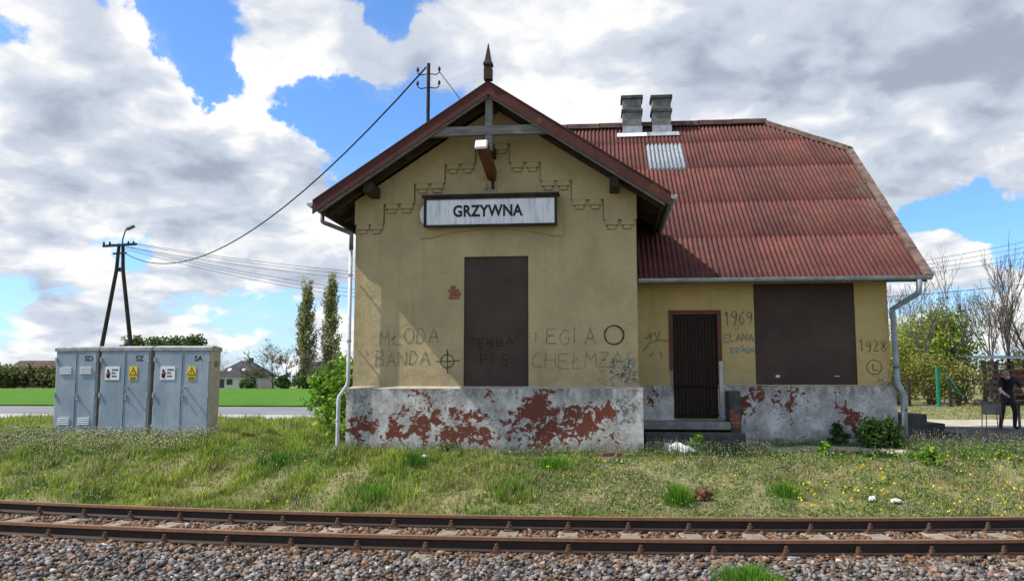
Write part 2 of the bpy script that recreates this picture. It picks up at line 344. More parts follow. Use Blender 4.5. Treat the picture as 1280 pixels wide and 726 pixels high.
# ------------------------------------------------------------------ mesh helpers
COL = scene.collection
class MB:
    def __init__(s): s.v = []; s.f = []; s.m = []
    def add(s, vs, fs, mi=0):
        o = len(s.v); s.v += [tuple(x) for x in vs]; s.f += [tuple(i + o for i in f) for f in fs]; s.m += [mi] * len(fs); return s
    def box(s, x0, x1, y0, y1, z0, z1, mi=0):
        return s.add([(x0, y0, z0), (x1, y0, z0), (x1, y1, z0), (x0, y1, z0), (x0, y0, z1), (x1, y0, z1), (x1, y1, z1), (x0, y1, z1)],
                     [(0, 3, 2, 1), (4, 5, 6, 7), (0, 1, 5, 4), (1, 2, 6, 5), (2, 3, 7, 6), (3, 0, 4, 7)], mi)
    def prism(s, pts, axis, a, b, mi=0, mside=None):
        """polygon pts (2D) extruded along axis from a to b"""
        def P(p, t): return {'x': (t, p[0], p[1]), 'y': (p[0], t, p[1]), 'z': (p[0], p[1], t)}[axis]
        n = len(pts); vs = [P(p, a) for p in pts] + [P(p, b) for p in pts]
        s.add(vs, [tuple(range(n)), tuple(range(2 * n - 1, n - 1, -1))], mi)
        o = len(s.v) - 2 * n
        for i in range(n):
            j = (i + 1) % n; s.f.append((o + i, o + n + i, o + n + j, o + j)); s.m.append(mi if mside is None else mside)
        return s
    def bar(s, p, q, wx, wy, mi=0, up=(0, 0, 1)):
        p, q = Vector(p), Vector(q); d = (q - p).normalized(); u = Vector(up)
        if abs(d.dot(u)) > .98: u = Vector((0, 1, 0))
        a = d.cross(u).normalized() * wx / 2; b = a.normalized().cross(d).normalized() * wy / 2
        vs = [p - a - b, p + a - b, p + a + b, p - a + b, q - a - b, q + a - b, q + a + b, q - a + b]
        return s.add(vs, [(0, 1, 2, 3), (7, 6, 5, 4), (0, 4, 5, 1), (1, 5, 6, 2), (2, 6, 7, 3), (3, 7, 4, 0)], mi)
    def tube(s, pts, rad, n=8, mi=0, cap=True):
        pts = [Vector(p) for p in pts]; rads = rad if isinstance(rad, (list, tuple)) else [rad] * len(pts)
        rings = []; o = len(s.v); prev = None
        for i, p in enumerate(pts):
            t = ((pts[min(i + 1, len(pts) - 1)] - p).normalized() + (p - pts[max(i - 1, 0)]).normalized())
            t = t.normalized() if t.length > 1e-6 else Vector((0, 0, 1))
            if prev is None:
                a = t.cross(Vector((0, 0, 1)))
                if a.length < .05: a = t.cross(Vector((0, 1, 0)))
            else: a = prev - t * prev.dot(t)
            a.normalize(); prev = a; b = t.cross(a)
            for k in range(n):
                an = 2 * math.pi * k / n; s.v.append(tuple(p + (a * math.cos(an) + b * math.sin(an)) * rads[i]))
        for i in range(len(pts) - 1):
            for k in range(n):
                k2 = (k + 1) % n; s.f.append((o + i * n + k, o + i * n + k2, o + (i + 1) * n + k2, o + (i + 1) * n + k)); s.m.append(mi)
        if cap:
            s.f.append(tuple(o + k for k in range(n - 1, -1, -1))); s.m.append(mi)
            e = o + (len(pts) - 1) * n; s.f.append(tuple(e + k for k in range(n))); s.m.append(mi)
        return s
    def mesh(s, name, mats, off=(0, 0, 0), smooth=False, bevel=0):
        me = bpy.data.meshes.new(name)
        me.from_pydata([(x - off[0], y - off[1], z - off[2]) for x, y, z in s.v], [], s.f)
        for m in ([mats] if isinstance(mats, str) else mats): me.materials.append(MATS[m])
        me.polygons.foreach_set('material_index', s.m)
        if bevel:
            bm = bmesh.new(); bm.from_mesh(me)
            bmesh.ops.bevel(bm, geom=bm.edges[:], offset=bevel, segments=1, affect='EDGES', clamp_overlap=True)
            bm.to_mesh(me); bm.free()
        if smooth: me.polygons.foreach_set('use_smooth', [True] * len(me.polygons))
        me.update(); return me
    def build(s, name, mats, parent=None, off=(0, 0, 0), smooth=False, bevel=0):
        return link(name, s.mesh(name, mats, off, smooth, bevel), parent)
def link(name, me, parent=None, loc=None, rot=None):
    o = bpy.data.objects.new(name, me); COL.objects.link(o)
    if parent: o.parent = parent
    if loc is not None: o.location = loc
    if rot is not None: o.rotation_euler = rot
    return o
def tag(o, label=None, cat=None, group=None, kind=None):
    if label: o['label'] = label
    if cat: o['category'] = cat
    if group: o['group'] = group
    if kind: o['kind'] = kind
    return o
def thing(name, label, cat, loc=(0, 0, 0), rz=0, group=None):
    o = bpy.data.objects.new(name, None); COL.objects.link(o); o.location = loc; o.rotation_euler = (0, 0, rz); o.empty_display_size = .2
    return tag(o, label, cat, group)
def npmesh(name, V, F, mat, col=None, smooth=False):
    V = np.asarray(V, np.float32); F = np.asarray(F, np.int32); k = F.shape[1]
    me = bpy.data.meshes.new(name); me.vertices.add(len(V)); me.vertices.foreach_set('co', V.ravel())
    me.loops.add(F.size); me.loops.foreach_set('vertex_index', F.ravel()); me.polygons.add(len(F))
    me.polygons.foreach_set('loop_start', np.arange(0, F.size, k, dtype=np.int32))
    if smooth: me.polygons.foreach_set('use_smooth', np.ones(len(F), bool))
    me.materials.append(MATS[mat]); me.update(calc_edges=True)
    if col is not None:
        a = me.attributes.new('col', 'FLOAT_COLOR', 'POINT'); c = np.ones((len(V), 4), np.float32); c[:, :3] = col; a.data.foreach_set('color', c.ravel())
    return me
def text_mesh(txt, size, mat, parent, loc, rot=(R(90), 0, 0), bold=0., ext=.002, name='lettering', xs=1., spacing=1.):
    cu = bpy.data.curves.new('txt', 'FONT'); cu.body = txt; cu.size = size; cu.align_x = 'CENTER'; cu.align_y = 'CENTER'
    cu.offset = bold; cu.extrude = ext; cu.resolution_u = 4; cu.space_character = spacing
    t = bpy.data.objects.new('txt', cu); COL.objects.link(t)
    me = bpy.data.meshes.new_from_object(t.evaluated_get(bpy.context.evaluated_depsgraph_get()))
    bpy.data.objects.remove(t); me.materials.clear(); me.materials.append(MATS[mat])
    o = link(name, me, parent, loc, rot); o.scale = (xs, 1, 1); return o

# ------------------------------------------------------------------ ground shape
def sstep(t):
    t = np.clip(t, 0, 1); return t * t * (3 - 2 * t)
KT, XT, YT, HL = .0125, -1.6, 10.36, 8.2
def track_y(x):
    u = np.asarray(x, float) - XT; a = np.abs(u)
    return YT + np.where(a < HL, KT * u * u, KT * HL * HL + 2 * KT * HL * (a - HL))
def track_slope(x):
    u = np.asarray(x, float) - XT
    return 2 * KT * np.clip(u, -HL, HL)
def gz(x, y):
    x = np.asarray(x, float); y = np.asarray(y, float)
    d = (y - track_y(x)) / np.sqrt(1 + track_slope(x) ** 2)
    front = -.64 + .12 * sstep((-2.4 - d) / 2.5)
    ramp = -.60 + .60 * sstep((d - 1.55) / 3.3)
    right = sstep((x + 1) / 4)
    back = right * (.13 * sstep((y - 15.2) / 2.2) + .12 * sstep((y - 24) / 14)) + (1 - right) * (.12 * sstep((y - 15.6) / 2) - .2 * sstep((y - 20) / 11))
    und = .02 * np.sin(x * 1.7 + 1) * np.sin(y * 1.3) + .012 * np.sin(x * 3.1 + y * 2.3)
    und = und * sstep((d - 1.7) / .8) * (1 - sstep((y - 30) / 10))
    return np.where(d > 0, ramp + back + und, front)
def g1(x, y): return float(gz(x, y))
def sheet(name, xs, ys, mat, dz=0., zf=gz, label=None):
    xs = np.asarray(xs, float); ys = np.asarray(ys, float)
    X, Y = np.meshgrid(xs, ys); V = np.stack([X.ravel(), Y.ravel(), (zf(X, Y) + dz).ravel()], 1)
    nx = len(xs); i = np.arange(len(ys) - 1)[:, None] * nx + np.arange(nx - 1)[None]; i = i.ravel()
    F = np.stack([i, i + 1, i + 1 + nx, i + nx], 1)
    o = link(name, npmesh(name, V, F, mat, smooth=True)); tag(o, kind='structure'); return o
gx = np.r_[-3000, -1500, -700, -300, -150, -80, -50, np.arange(-36, 30, .5), 34, 45, 70, 150, 300, 700, 1500, 3000]
gy = np.r_[-60, -20, -5, 0, np.arange(3, 50, .33), 54, 62, 80, 120, 200, 350, 700, 1500, 4000]
sheet('ground', gx, gy, 'ground_soil')
def warp_sheet(name, x0, x1, y0, y1, mat, nx, ny, dz, wob=.25):
    """a sheet with an uneven outline"""
    us = np.linspace(0, 1, nx); vs = np.linspace(0, 1, ny); U, Vv = np.meshgrid(us, vs)
    X = x0 + (x1 - x0) * U + wob * (np.sin(Vv * 17 + x0) * .5 + np.sin(Vv * 41) * .3) * (np.abs(U - .5) * 2)
    Y = y0 + (y1 - y0) * Vv + wob * (np.sin(U * 13 + y0) * .5 + np.sin(U * 37 + 2) * .4 + np.sin(U * 71) * .2) * (np.abs(Vv - .5) * 2)
    V = np.stack([X.ravel(), Y.ravel(), (gz(X, Y) + dz).ravel()], 1)
    i = (np.arange(ny - 1)[:, None] * nx + np.arange(nx - 1)[None]).ravel()
    o = link(name, npmesh(name, V, np.stack([i, i + 1, i + 1 + nx, i + nx], 1), mat, smooth=True)); return tag(o, kind='structure')
warp_sheet('crop_field', -260, 4, 48, 186, 'crop_green', 120, 60, .06, .6)
warp_sheet('road', -120, -7, 35.5, 46.6, 'asphalt', 90, 12, .012, .1)
warp_sheet('pavement', -120, -7, 31.2, 35.4, 'pavement', 90, 6, .018, .15)
warp_sheet('yard', 5.9, 26, 17.0, 23.6, 'yard_dirt_shade', 50, 30, .008, .25)
warp_sheet('sand_path', 6.6, 40, 23.7, 28.0, 'path_sand', 50, 14, .012, .35)
warp_sheet('sand_strip', 2.1, 5.7, 15.75, 16.75, 'apron_sand', 60, 16, .012, .16)

# ------------------------------------------------------------------ station building
B = (-2., 17., 0.)
st = thing('station_building', 'derelict yellow stucco railway station with boarded windows and red corrugated roof', 'building', B)
GX0, GX1, GY, WX1, WY = -4.67, .69, 15.6, 5.65, 17.2
RZ, RS = 6.77, .66                     # gable ridge height and slope
MS = .81; EY, EZ = 16.7, 3.38          # main roof: slope, eave
def mz(y): return EZ + MS * (y - EY)
def myy(z): return EY + (z - EZ) / MS
RX = -1.99
def panel_front(mb, x0, x1, z0, z1, y, holes, depth, mi=0):
    xs = sorted({x0, x1, *[h[0] for h in holes], *[h[1] for h in holes]}); zs = sorted({z0, z1, *[h[2] for h in holes], *[h[3] for h in holes]})
    for a, b in zip(xs, xs[1:]):
        for c, d in zip(zs, zs[1:]):
            if any(h[0] <= a and b <= h[1] and h[2] <= c and d <= h[3] for h in holes): continue
            mb.add([(a, y, c), (b, y, c), (b, y, d), (a, y, d)], [(0, 1, 2, 3)], mi)
    for (a, b, c, d) in holes:
        e = y + depth
        mb.add([(a, y, c), (b, y, c), (b, y, d), (a, y, d), (a, e, c), (b, e, c), (b, e, d), (a, e, d)],
               [(0, 4, 5, 1), (1, 5, 6, 2), (2, 6, 7, 3), (3, 7, 4, 0), (4, 7, 6, 5)], mi)
# gable walls
PZ = 1.24
gw = MB()
panel_front(gw, GX0, GX1, PZ, 4.34, GY, [(-2.55, -1.33, PZ + .012, 3.69)], .1)
apex = 6.5
gw.add([(GX0, GY, 4.34), (GX1, GY, 4.34), (GX1, GY, 4.82), (RX, GY, apex + .08), (GX0, GY, 4.82)], [(0, 1, 2, 3, 4)])
for x, fl in ((GX0, 1), (GX1, 0)):
    q = [(x, GY, PZ), (x, 19, PZ), (x, 19, 4.82), (x, GY, 4.82)]; gw.add(q, [(3, 2, 1, 0) if fl else (0, 1, 2, 3)])
gwall = gw.build('gable_wall', 'stucco_gable', st, B)
# stepped plaster frieze: the field above the steps stands proud of the wall
lx = [GX0 - .0, -4.12, -3.525, -2.935, -2.345]; rx = [.69, .095, -.5, -1.087, -1.674]; zz = [4.345, 4.735, 5.115, 5.485, 5.85]
pts = []
for i in range(5):
    pts.append((lx[i] - (.012 if i == 0 else 0), zz[i]))
    pts.append((lx[i + 1] if i < 4 else rx[4], zz[i]))
pts = pts[:-1]
rpts = []
for i in range(5):
    rpts.append((rx[i] + (.012 if i == 0 else 0), zz[i]))
    rpts.append((rx[i + 1] if i < 4 else lx[4], zz[i]))
rpts = rpts[:-1]
poly = pts + rpts[::-1] + [(GX1 + .012, 4.80), (RX, 6.56), (GX0 - .012, 4.80)]
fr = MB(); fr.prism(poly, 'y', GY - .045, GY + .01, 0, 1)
fr.build('frieze_field', ['stucco_gable', 'dark_edge'], gwall, B)
def corbel(xc, z):
    c = MB(); c.box(xc - .115, xc + .115, GY - .043, GY + .01, z - .10, z - .003); c.build('corbel', 'stucco_gable', gwall, B)
    c2 = MB(); c2.box(xc - .07, xc + .07, GY - .036, GY + .01, z - .175, z - .112); c2.build('corbel', 'stucco_gable', gwall, B)
    c3 = MB(); c3.box(xc - .118, xc + .118, GY - .012, GY + .005, z - .118, z - .0035); c3.build('outline_strip', 'dark_edge', gwall, B)
    c4 = MB(); c4.box(xc - .078, xc + .078, GY - .011, GY + .005, z - .183, z - .1185); c4.build('outline_strip', 'dark_edge', gwall, B)
for i in range(5):
    a, b = lx[i], (lx[i + 1] if i < 4 else rx[4])
    for k in (.27, .76): corbel(a + (b - a) * k, zz[i])
    if i < 4:
        a, b = rx[i + 1], rx[i]
        for k in (.24, .73): corbel(a + (b - a) * k, zz[i])
def edge_strip(a, b):
    MB().bar((a[0], GY - .003, a[1]), (b[0], GY - .003, b[1]), .016, .012, up=(0, 1, 0)).build('outline_strip', 'dark_edge', gwall, B)
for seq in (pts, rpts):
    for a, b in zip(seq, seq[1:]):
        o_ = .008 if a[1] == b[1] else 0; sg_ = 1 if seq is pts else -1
        edge_strip((a[0] + (0 if o_ else .008 * sg_), a[1] - o_), (b[0] + (0 if o_ else .008 * sg_), b[1] - o_))
# plaster surround under the sign with an arched lower edge
arc = [(-3.41, 4.055)] + [(-3.2 + (2.33) * t, 4.06 + .15 * math.sin(math.pi * t) ** .8) for t in np.linspace(0, 1, 13)] + [(-.665, 4.065), (-.665, 4.70), (-.76, 4.84), (-3.3, 4.85), (-3.41, 4.76)]
MB().prism(arc, 'y', GY - .03, GY + .01, 0, 1).build('sign_surround', ['stucco_gable', 'dark_edge'], gwall, B)
# bare bricks where the plaster has fallen
bk = MB().box(-.075, .075, 0, .02, -.03, .03).mesh('brick', 'red_brick')
for r in range(4):
    for c in range(2):
        if (r, c) in ((3, 1),): continue
        o = link('brick', bk, gwall, (-2.79 + c * .1 + (r % 2) * .03 - B[0], GY - .012 - B[1], 2.91 + r * .066 - B[2])); o.scale = (.62 + .2 * random.random(), 1, .9)
# gable plinth
gp = MB()
gp.box(GX0 - .09, GX1 + .07, GY - .1, 19, -.4, PZ - .03)
gp.add([(GX0 - .09, GY - .1, PZ - .03), (GX1 + .07, GY - .1, PZ - .03), (GX1, GY, PZ + .012), (GX0, GY, PZ + .012)], [(0, 1, 2, 3)], 1)
gpl = gp.build('gable_plinth', ['peeling_gable', 'apron_sand'], st, B)
# boarded window
bw = MB().box(-2.548, -1.332, GY + .045, GY + .075, PZ + .014, 3.688).build('boarded_window', 'brown_board', st, B)
# gable roof: two slopes, meeting the main roof behind
XE = 3.23
def slope_slab(sx, y0, thick_top, thick_bot, name, mat, parent, ext=0.):
    m = MB()
    def pt(u, y, dz): return (RX + sx * u, y, RZ - RS * u + dz)
    u1 = XE + ext
    ya, yb = myy(RZ) + .12, myy(RZ - RS * u1) + .12
    vs = [pt(0, y0, thick_top), pt(u1, y0, thick_top), pt(u1, yb, thick_top), pt(0, ya, thick_top), pt(0, y0, thick_bot), pt(u1, y0, thick_bot), pt(u1, yb, thick_bot), pt(0, ya, thick_bot)]
    f = [(0, 1, 2, 3), (7, 6, 5, 4), (0, 4, 5, 1), (1, 5, 6, 2), (2, 6, 7, 3), (3, 7, 4, 0)]
    if sx < 0: f = [tuple(reversed(q)) for q in f]
    return m.add(vs, f).build(name, mat, parent, B)
groof = slope_slab(-1, 14.84, -.045, -.10, 'gable_roof', 'dark_wood', st)
slope_slab(1, 14.84, -.045, -.10, 'gable_roof_side', 'dark_wood', groof)
for sx in (-1, 1):
    slope_slab(sx, 14.80, 0, -.04, 'roof_sheeting', 'rusty_red_metal', groof, .06)
    for y in np.arange(15.4, 18.3, .55):     # standing seams
        u0 = 0.0; yy = float(y); ue = min(XE, XE)
        if myy(RZ - RS * ue) < yy: ue = (RZ - mz(yy)) / RS
        if ue > .2: MB().bar((RX, yy, RZ + .012), (RX + sx * ue, yy, RZ - RS * ue + .012), .02, .03).build('seam', 'rusty_red_metal', groof, B)
    # barge board along the verge and the grey batten below it
    m = MB(); y0, y1 = 14.755, 14.797; u1 = XE + .03
    a = [(RX, RZ + .03), (RX + sx * u1, RZ + .03 - RS * u1), (RX + sx * u1, RZ - .21 - RS * u1), (RX, RZ - .21)]
    m.prism(a if sx > 0 else a[::-1], 'y', y0, y1).build('barge_board', 'rusty_red_metal', groof, B)
    m = MB(); a = [(RX + sx * .02, RZ - .215), (RX + sx * (u1 - .1), RZ - .215 - RS * (u1 - .1)), (RX + sx * (u1 - .1), RZ - .255 - RS * (u1 - .1)), (RX + sx * .02, RZ - .255)]
    m.prism(a if sx > 0 else a[::-1], 'y', 14.79, 14.86).build('batten', 'grey_wood', groof, B)
    # cap strip on top of the verge
    MB().bar((RX, 14.785, RZ + .035), (RX + sx * u1, 14.785, RZ + .035 - RS * u1), .09, .018).build('verge_cap', 'rusty_red_metal', groof, B)
    # rafters seen below, purlin end, soffit board at the eave
    for yy in (15.25, 16.1, 16.95):
        MB().bar((RX + sx * .1, yy, RZ - .17 - RS * .1), (RX + sx * 3.1, yy, RZ - .17 - RS * 3.1), .10, .13).build('rafter', 'dark_wood', groof, B)
    px_ = RX + sx * 2.28; pz = RZ - RS * 2.28 - .33
    MB().box(px_ - .085, px_ + .085, 14.95, 17.5, pz - .1, pz + .1).build('purlin', 'dark_wood', groof, B, bevel=.01)
    MB().box(RX + sx * 3.14 - .02, RX + sx * 3.14 + .02, 14.83, 18.15, RZ - RS * 3.16 - .24, RZ - RS * 3.16 - .06).build('fascia', 'dark_wood', groof, B)
    g = RX + sx * 3.31; zg = RZ - RS * 3.27
    n = 8; prof = [(g + .065 * math.cos(t), zg + .0 - .075 * math.sin(t)) for t in np.linspace(0, math.pi, n)]
    prof += [(g + .057 * math.cos(t), zg - .065 * math.sin(t)) for t in np.linspace(math.pi, 0, n)]
    m = MB(); m.prism(prof, 'y', 14.77, 18.2 if sx < 0 else 18.05); m.prism(prof[:n], 'y', 14.755, 14.7695)
    m.build('gutter', 'zinc', st, B)
MB().box(RX - .07, RX + .07, 15.0, 15.6, RZ - .33, RZ - .12).build('ridge_beam', 'dark_wood', groof, B)
# timber truss in front: king post, collar, finial
kp = MB().box(RX - .065, RX + .065, 14.87, 14.99, 5.55, RZ - .12).build('king_post', 'grey_wood', groof, B)
MB().box(-3.12, -.86, 14.862, 14.975, 5.83, 6.0).build('collar_beam', 'grey_wood', groof, B, bevel=.008)
MB().box(RX - .055, RX + .055, 15.0, 15.58, 5.56, 5.72).build('post_foot', 'dark_wood', groof, B)
fi = MB(); z0 = RZ + .06
prof = [(.075, 0), (.075, .22), (.06, .235), (.06, .26), (.085, .275), (.085, .31), (.06, .36), (.006, .70)]
vs = []
for r, h in prof: vs += [(RX - r, 14.78 - r, z0 + h), (RX + r, 14.78 - r, z0 + h), (RX + r, 14.78 + r, z0 + h), (RX - r, 14.78 + r, z0 + h)]
fs = [(4 * i + k, 4 * i + (k + 1) % 4, 4 * i + 4 + (k + 1) % 4, 4 * i + 4 + k) for i in range(len(prof) - 1) for k in range(4)] + [(4 * len(prof) - 4, 4 * len(prof) - 3, 4 * len(prof) - 2, 4 * len(prof) - 1)]
fi.add(vs, fs).build('finial', 'dark_wood', st, B)
# ---- wing
WPZ = 1.26
DX0, DX1, DZ0, DZ1 = 1.45, 2.35, .60, 2.70
RY, RZ2 = 22.9, EZ + MS * (22.9 - EY)        # ridge of the main roof
VX0, VX1, HY = -4.9, 6.26, 21.4              # verges, hip foot
HXL, HXR = -3.56, 4.52                       # ridge ends
REAR = 23.3
w_ = MB()
panel_front(w_, GX1 - .02, WX1, WPZ, 3.60, WY, [(3.07, 5.02, WPZ + .02, 3.30), (DX0, DX1, WPZ, DZ1)], .12)
yw, zt = 23.1, mz(22.6) - .15
side = [(WY, WPZ), (WY, 3.60), (21.35, mz(21.35) - .1), (22.2, mz(21.35) - .1), (yw, mz(21.35) - .1), (yw, WPZ)]
w_.add([(WX1, a, b) for a, b in side], [(0, 5, 4, 3, 2, 1)]); w_.add([(GX0 + .03, a, b) for a, b in side], [(0, 1, 2, 3, 4, 5)])
w_.add([(GX0, yw, WPZ), (WX1, yw, WPZ), (WX1, yw, zt), (GX0, yw, zt)], [(3, 2, 1, 0)])
wwall = w_.build('wing_wall', 'stucco_wing', st, B)
wp = MB()
PY = WY - .055
panel_front(wp, GX1, WX1 + .07, -.3, WPZ - .02, PY, [], .1)
wp.v.clear(); wp.f.clear(); wp.m.clear()
panel_front(wp, GX1 + .075, DX0, -.3, WPZ - .02, PY, [], 0)
panel_front(wp, DX1, WX1 + .07, -.3, WPZ - .02, PY, [], 0)
panel_front(wp, DX0, DX1, -.3, DZ0 - .02, PY, [], 0)
wp.add([(DX0, PY, DZ0 - .02), (DX0, WY + .12, DZ0 - .02), (DX0, WY + .12, WPZ), (DX0, PY, WPZ - .02)], [(0, 1, 2, 3)])
wp.add([(DX1, PY, DZ0 - .02), (DX1, WY + .12, DZ0 - .02), (DX1, WY + .12, WPZ), (DX1, PY, WPZ - .02)], [(3, 2, 1, 0)])
wp.add([(GX1 + .075, PY, WPZ - .02), (DX0, PY, WPZ - .02), (DX0, WY + .02, WPZ + .012), (GX1 + .075, WY + .02, WPZ + .012)], [(0, 1, 2, 3)])
wp.add([(DX1, PY, WPZ - .02), (WX1 + .07, PY, WPZ - .02), (WX1, WY + .02, WPZ + .012), (DX1, WY + .02, WPZ + .012)], [(0, 1, 2, 3)])
x = WX1 + .07; wp.add([(x, PY, -.3), (x, 23.2, -.3), (x, 23.2, WPZ - .02), (x, PY, WPZ - .02)], [(0, 1, 2, 3)])
wp.build('wing_plinth', 'peeling_wing', st, B)
MB().box(GX0 - .05, GX0 + .3, 19.05, 23.2, -.3, WPZ - .03).build('rear_plinth', 'concrete', st, B)
# boarded wing window of three boards
bw2 = MB().box(3.072, 5.018, WY + .061, WY + .115, WPZ + .022, 3.298).build('boarded_window', 'dark_wood', st, B)
for a, b in ((WPZ + .03, 1.93), (1.932, 2.63), (2.632, 3.295)):
    MB().box(3.076, 5.014, WY + .03, WY + .06, a, b).build('board', 'brown_board', bw2, B)
MB().box(3.46, 3.54, WY + .024, WY + .0295, 1.42, 1.47).build('scrap', 'paint_white', bw2, B)
MB().box(4.58, 4.69, WY + .024, WY + .0295, 1.44, 1.452).build('scrap', 'paint_white', bw2, B)
# door: frame, leaf, bars
fm = MB()
fm.box(DX0 - .07, DX0 + .012, WY - .02, WY + .02, 1.55, DZ1 + .07); fm.box(DX1 - .012, DX1 + .07, WY - .02, WY + .02, 1.75, DZ1 + .07)
fm.box(DX0 + .012, DX1 - .012, WY - .02, WY + .02, DZ1 - .012, DZ1 + .07)
dr = MB().box(DX0 + .01, DX1 - .01, WY + .085, WY + .115, DZ0, DZ1 - .014).build('door', 'door_wood', st, B)
fm.build('door_frame', 'door_frame_red', dr, B)
MB().box(DX0 - .05, DX0 + .0, WY - .012, WY + .02, .62, 1.545).build('bare_jamb', 'concrete', dr, B)
MB().box(DX1 + .002, DX1 + .075, WY - .06, WY + .0, .66, 1.74).build('bare_jamb', 'pale_concrete', dr, B)
bm_ = MB().tube([(0, 0, 0), (0, 0, DZ1 - DZ0 - .1)], .011, 6).mesh('bar', 'iron_dark')
for i in range(13):
    link('bar', bm_, dr, (DX0 + .04 + i * (DX1 - DX0 - .08) / 12 - B[0], WY + .05 - B[1], DZ0 + .02))
for z in (DZ0 + .06, 1.2, DZ1 - .11): MB().box(DX0 + .004, DX1 - .004, WY + .062, WY + .072, z, z + .035).build('cross_rail', 'iron_dark', dr, B)
for i in range(5): MB().box(DX0 + .02 + i * .172, DX0 + .185 + i * .172, WY + .078, WY + .0845, DZ0 + .01, DZ1 - .03).build('plank', 'door_wood', dr, B)
MB().box(DX0 + .002, DX1 - .002, PY + .004, WY + .083, .54, .597).build('threshold', 'dark_concrete', dr, B)
# steps with a brick pier
stp = MB().box(.80, 2.44, 16.42, PY - .003, .43, .575).build('steps', 'concrete', st, B, bevel=.012)
MB().box(.84, 2.40, 16.58, PY - .004, -.2, .427).build('gap_shade_block', 'gap_shade', stp, B)  # solid near-black block; the shade of the gap is put into its colour
MB().box(.82, 2.66, 16.12, 16.575, -.2, .385).build('step', 'dark_concrete', stp, B, bevel=.015)
MB().box(.86, 2.95, 15.78, 16.115, -.2, .20).build('step', 'dark_concrete', stp, B, bevel=.015)
pr = MB().box(2.445, 2.66, 16.58, PY - .003, -.2, 1.16).build('pier', 'dark_concrete', st, B, bevel=.012)
for r in range(5):
    for c in range(2):
        if r == 4 and c == 1: continue
        o = link('brick', bk, pr, (2.495 + c * .085 + (r % 2) * .02 - B[0], 16.568 - B[1], .49 + r * .068)); o.scale = (.5, 1, .92)
# gutters and downpipes
def pipe(name, pts, r, mat, brackets=(), mat2='zinc_dark'):
    p = MB().tube(pts, r, 12).build(name, mat, st, B, smooth=False)
    p.data.polygons.foreach_set('use_smooth', [len(f.vertices) == 4 for f in p.data.polygons])
    for b in brackets:
        MB().tube([(b[0], b[1], b[2] - .02), (b[0], b[1], b[2] + .02)], r + .009, 12).build('bracket', mat2, p, B)
        MB().box(b[0] - .012, b[0] + .012, b[1], b[1] + .12, b[2] - .01, b[2] + .01).build('bracket', mat2, p, B)
    return p
pipe('downpipe_elbow', [(-5.29, 15.45, 4.60), (-5.29, 15.45, 4.40), (-5.25, 15.45, 4.37), (-4.76, 15.45, 4.175), (-4.71, 15.45, 4.14), (-4.71, 15.45, 3.84)], .042, 'zinc_dark')
pipe('downpipe', [(-4.715, 15.45, 3.86), (-4.715, 15.45, 1.36), (-4.73, 15.44, 1.27), (-4.87, 15.42, 1.06), (-4.885, 15.42, .97), (-4.885, 15.42, .16), (-4.90, 15.42, .10), (-4.98, 15.41, .06)], .037, 'white_pipe', [(-4.715, 15.45, 3.35), (-4.715, 15.45, 2.1), (-4.885, 15.42, .62)], 'zinc')
pipe('downpipe', [(6.06, 16.62, 3.28), (6.06, 16.66, 3.06), (6.03, 16.70, 3.0), (5.68, 17.05, 2.74), (5.70, 17.08, 2.68), (5.72, 17.08, 1.36), (5.73, 17.075, 1.30), (5.80, 17.03, 1.12), (5.81, 17.03, 1.05), (5.80, 17.03, .12)], .055, 'bluegrey_pipe', [(5.72, 17.08, 1.62), (5.81, 17.03, .8)])
gt = MB(); n = 8
prof = [(EY - .06 + .07 * math.cos(t), EZ - .03 - .08 * math.sin(t)) for t in np.linspace(0, math.pi, n)]
prof += [(EY - .06 + .062 * math.cos(t), EZ - .03 - .07 * math.sin(t)) for t in np.linspace(math.pi, 0, n)]
gt.prism(prof, 'x', .76, 6.30).build('gutter', 'zinc', st, B)
MB().box(.76, 6.24, EY + .012, EY + .04, EZ - .14, EZ - .012).build('fascia', 'grey_wood', st, B)
for i in range(9): MB().box(1.0 + i * .64, 1.02 + i * .64, EY - .14, EY + .02, EZ - .118, EZ - .111).build('gutter_hook', 'zinc_dark', st, B)
# ---- main roof: an under-deck and single corrugated sheets lapped in five courses
def hipY(x):
    if x > HXR: return RY - (x - HXR) * (RY - HY) / (VX1 - HXR)
    if x < HXL: return RY - (HXL - x) * (RY - HY) / (HXL - VX0)
    return RY
dk = MB(); lo = .09
def dp(x, y): return (x, y, mz(y) - lo)
top = [dp(VX0, EY + .03), dp(VX1 - .02, EY + .03), dp(VX1 - .02, HY), dp(HXR, RY), dp(HXL, RY), dp(VX0, HY)]
dk.add(top, [tuple(range(6))]); dk.add([(x, y, z - .05) for x, y, z in top], [tuple(range(5, -1, -1))])
for i in range(6):
    j = (i + 1) % 6; a, b = top[i], top[j]
    dk.add([a, b, (b[0], b[1], b[2] - .05), (a[0], a[1], a[2] - .05)], [(3, 2, 1, 0)])
zh = mz(HY) - lo
for (xa, xr) in ((VX1 - .02, HXR), (VX0, HXL)):     # half-hips and the short rear slope
    dk.add([(xa, HY, zh), (xa, REAR, zh), (xr, RY, RZ2 - lo)], [(0, 1, 2), (2, 1, 0)])
dk.add([(HXL, RY, RZ2 - lo), (HXR, RY, RZ2 - lo), (VX1 - .02, REAR, zh), (VX0, REAR, zh)], [(0, 1, 2, 3), (3, 2, 1, 0)])
mroof = dk.build('main_roof', 'dark_wood', st, B)
PITCH = .102; AMP = .031
courses = [(16.63, 18.05), (18.0, 19.32), (19.27, 20.78), (20.73, 22.02), (21.97, 22.86)]
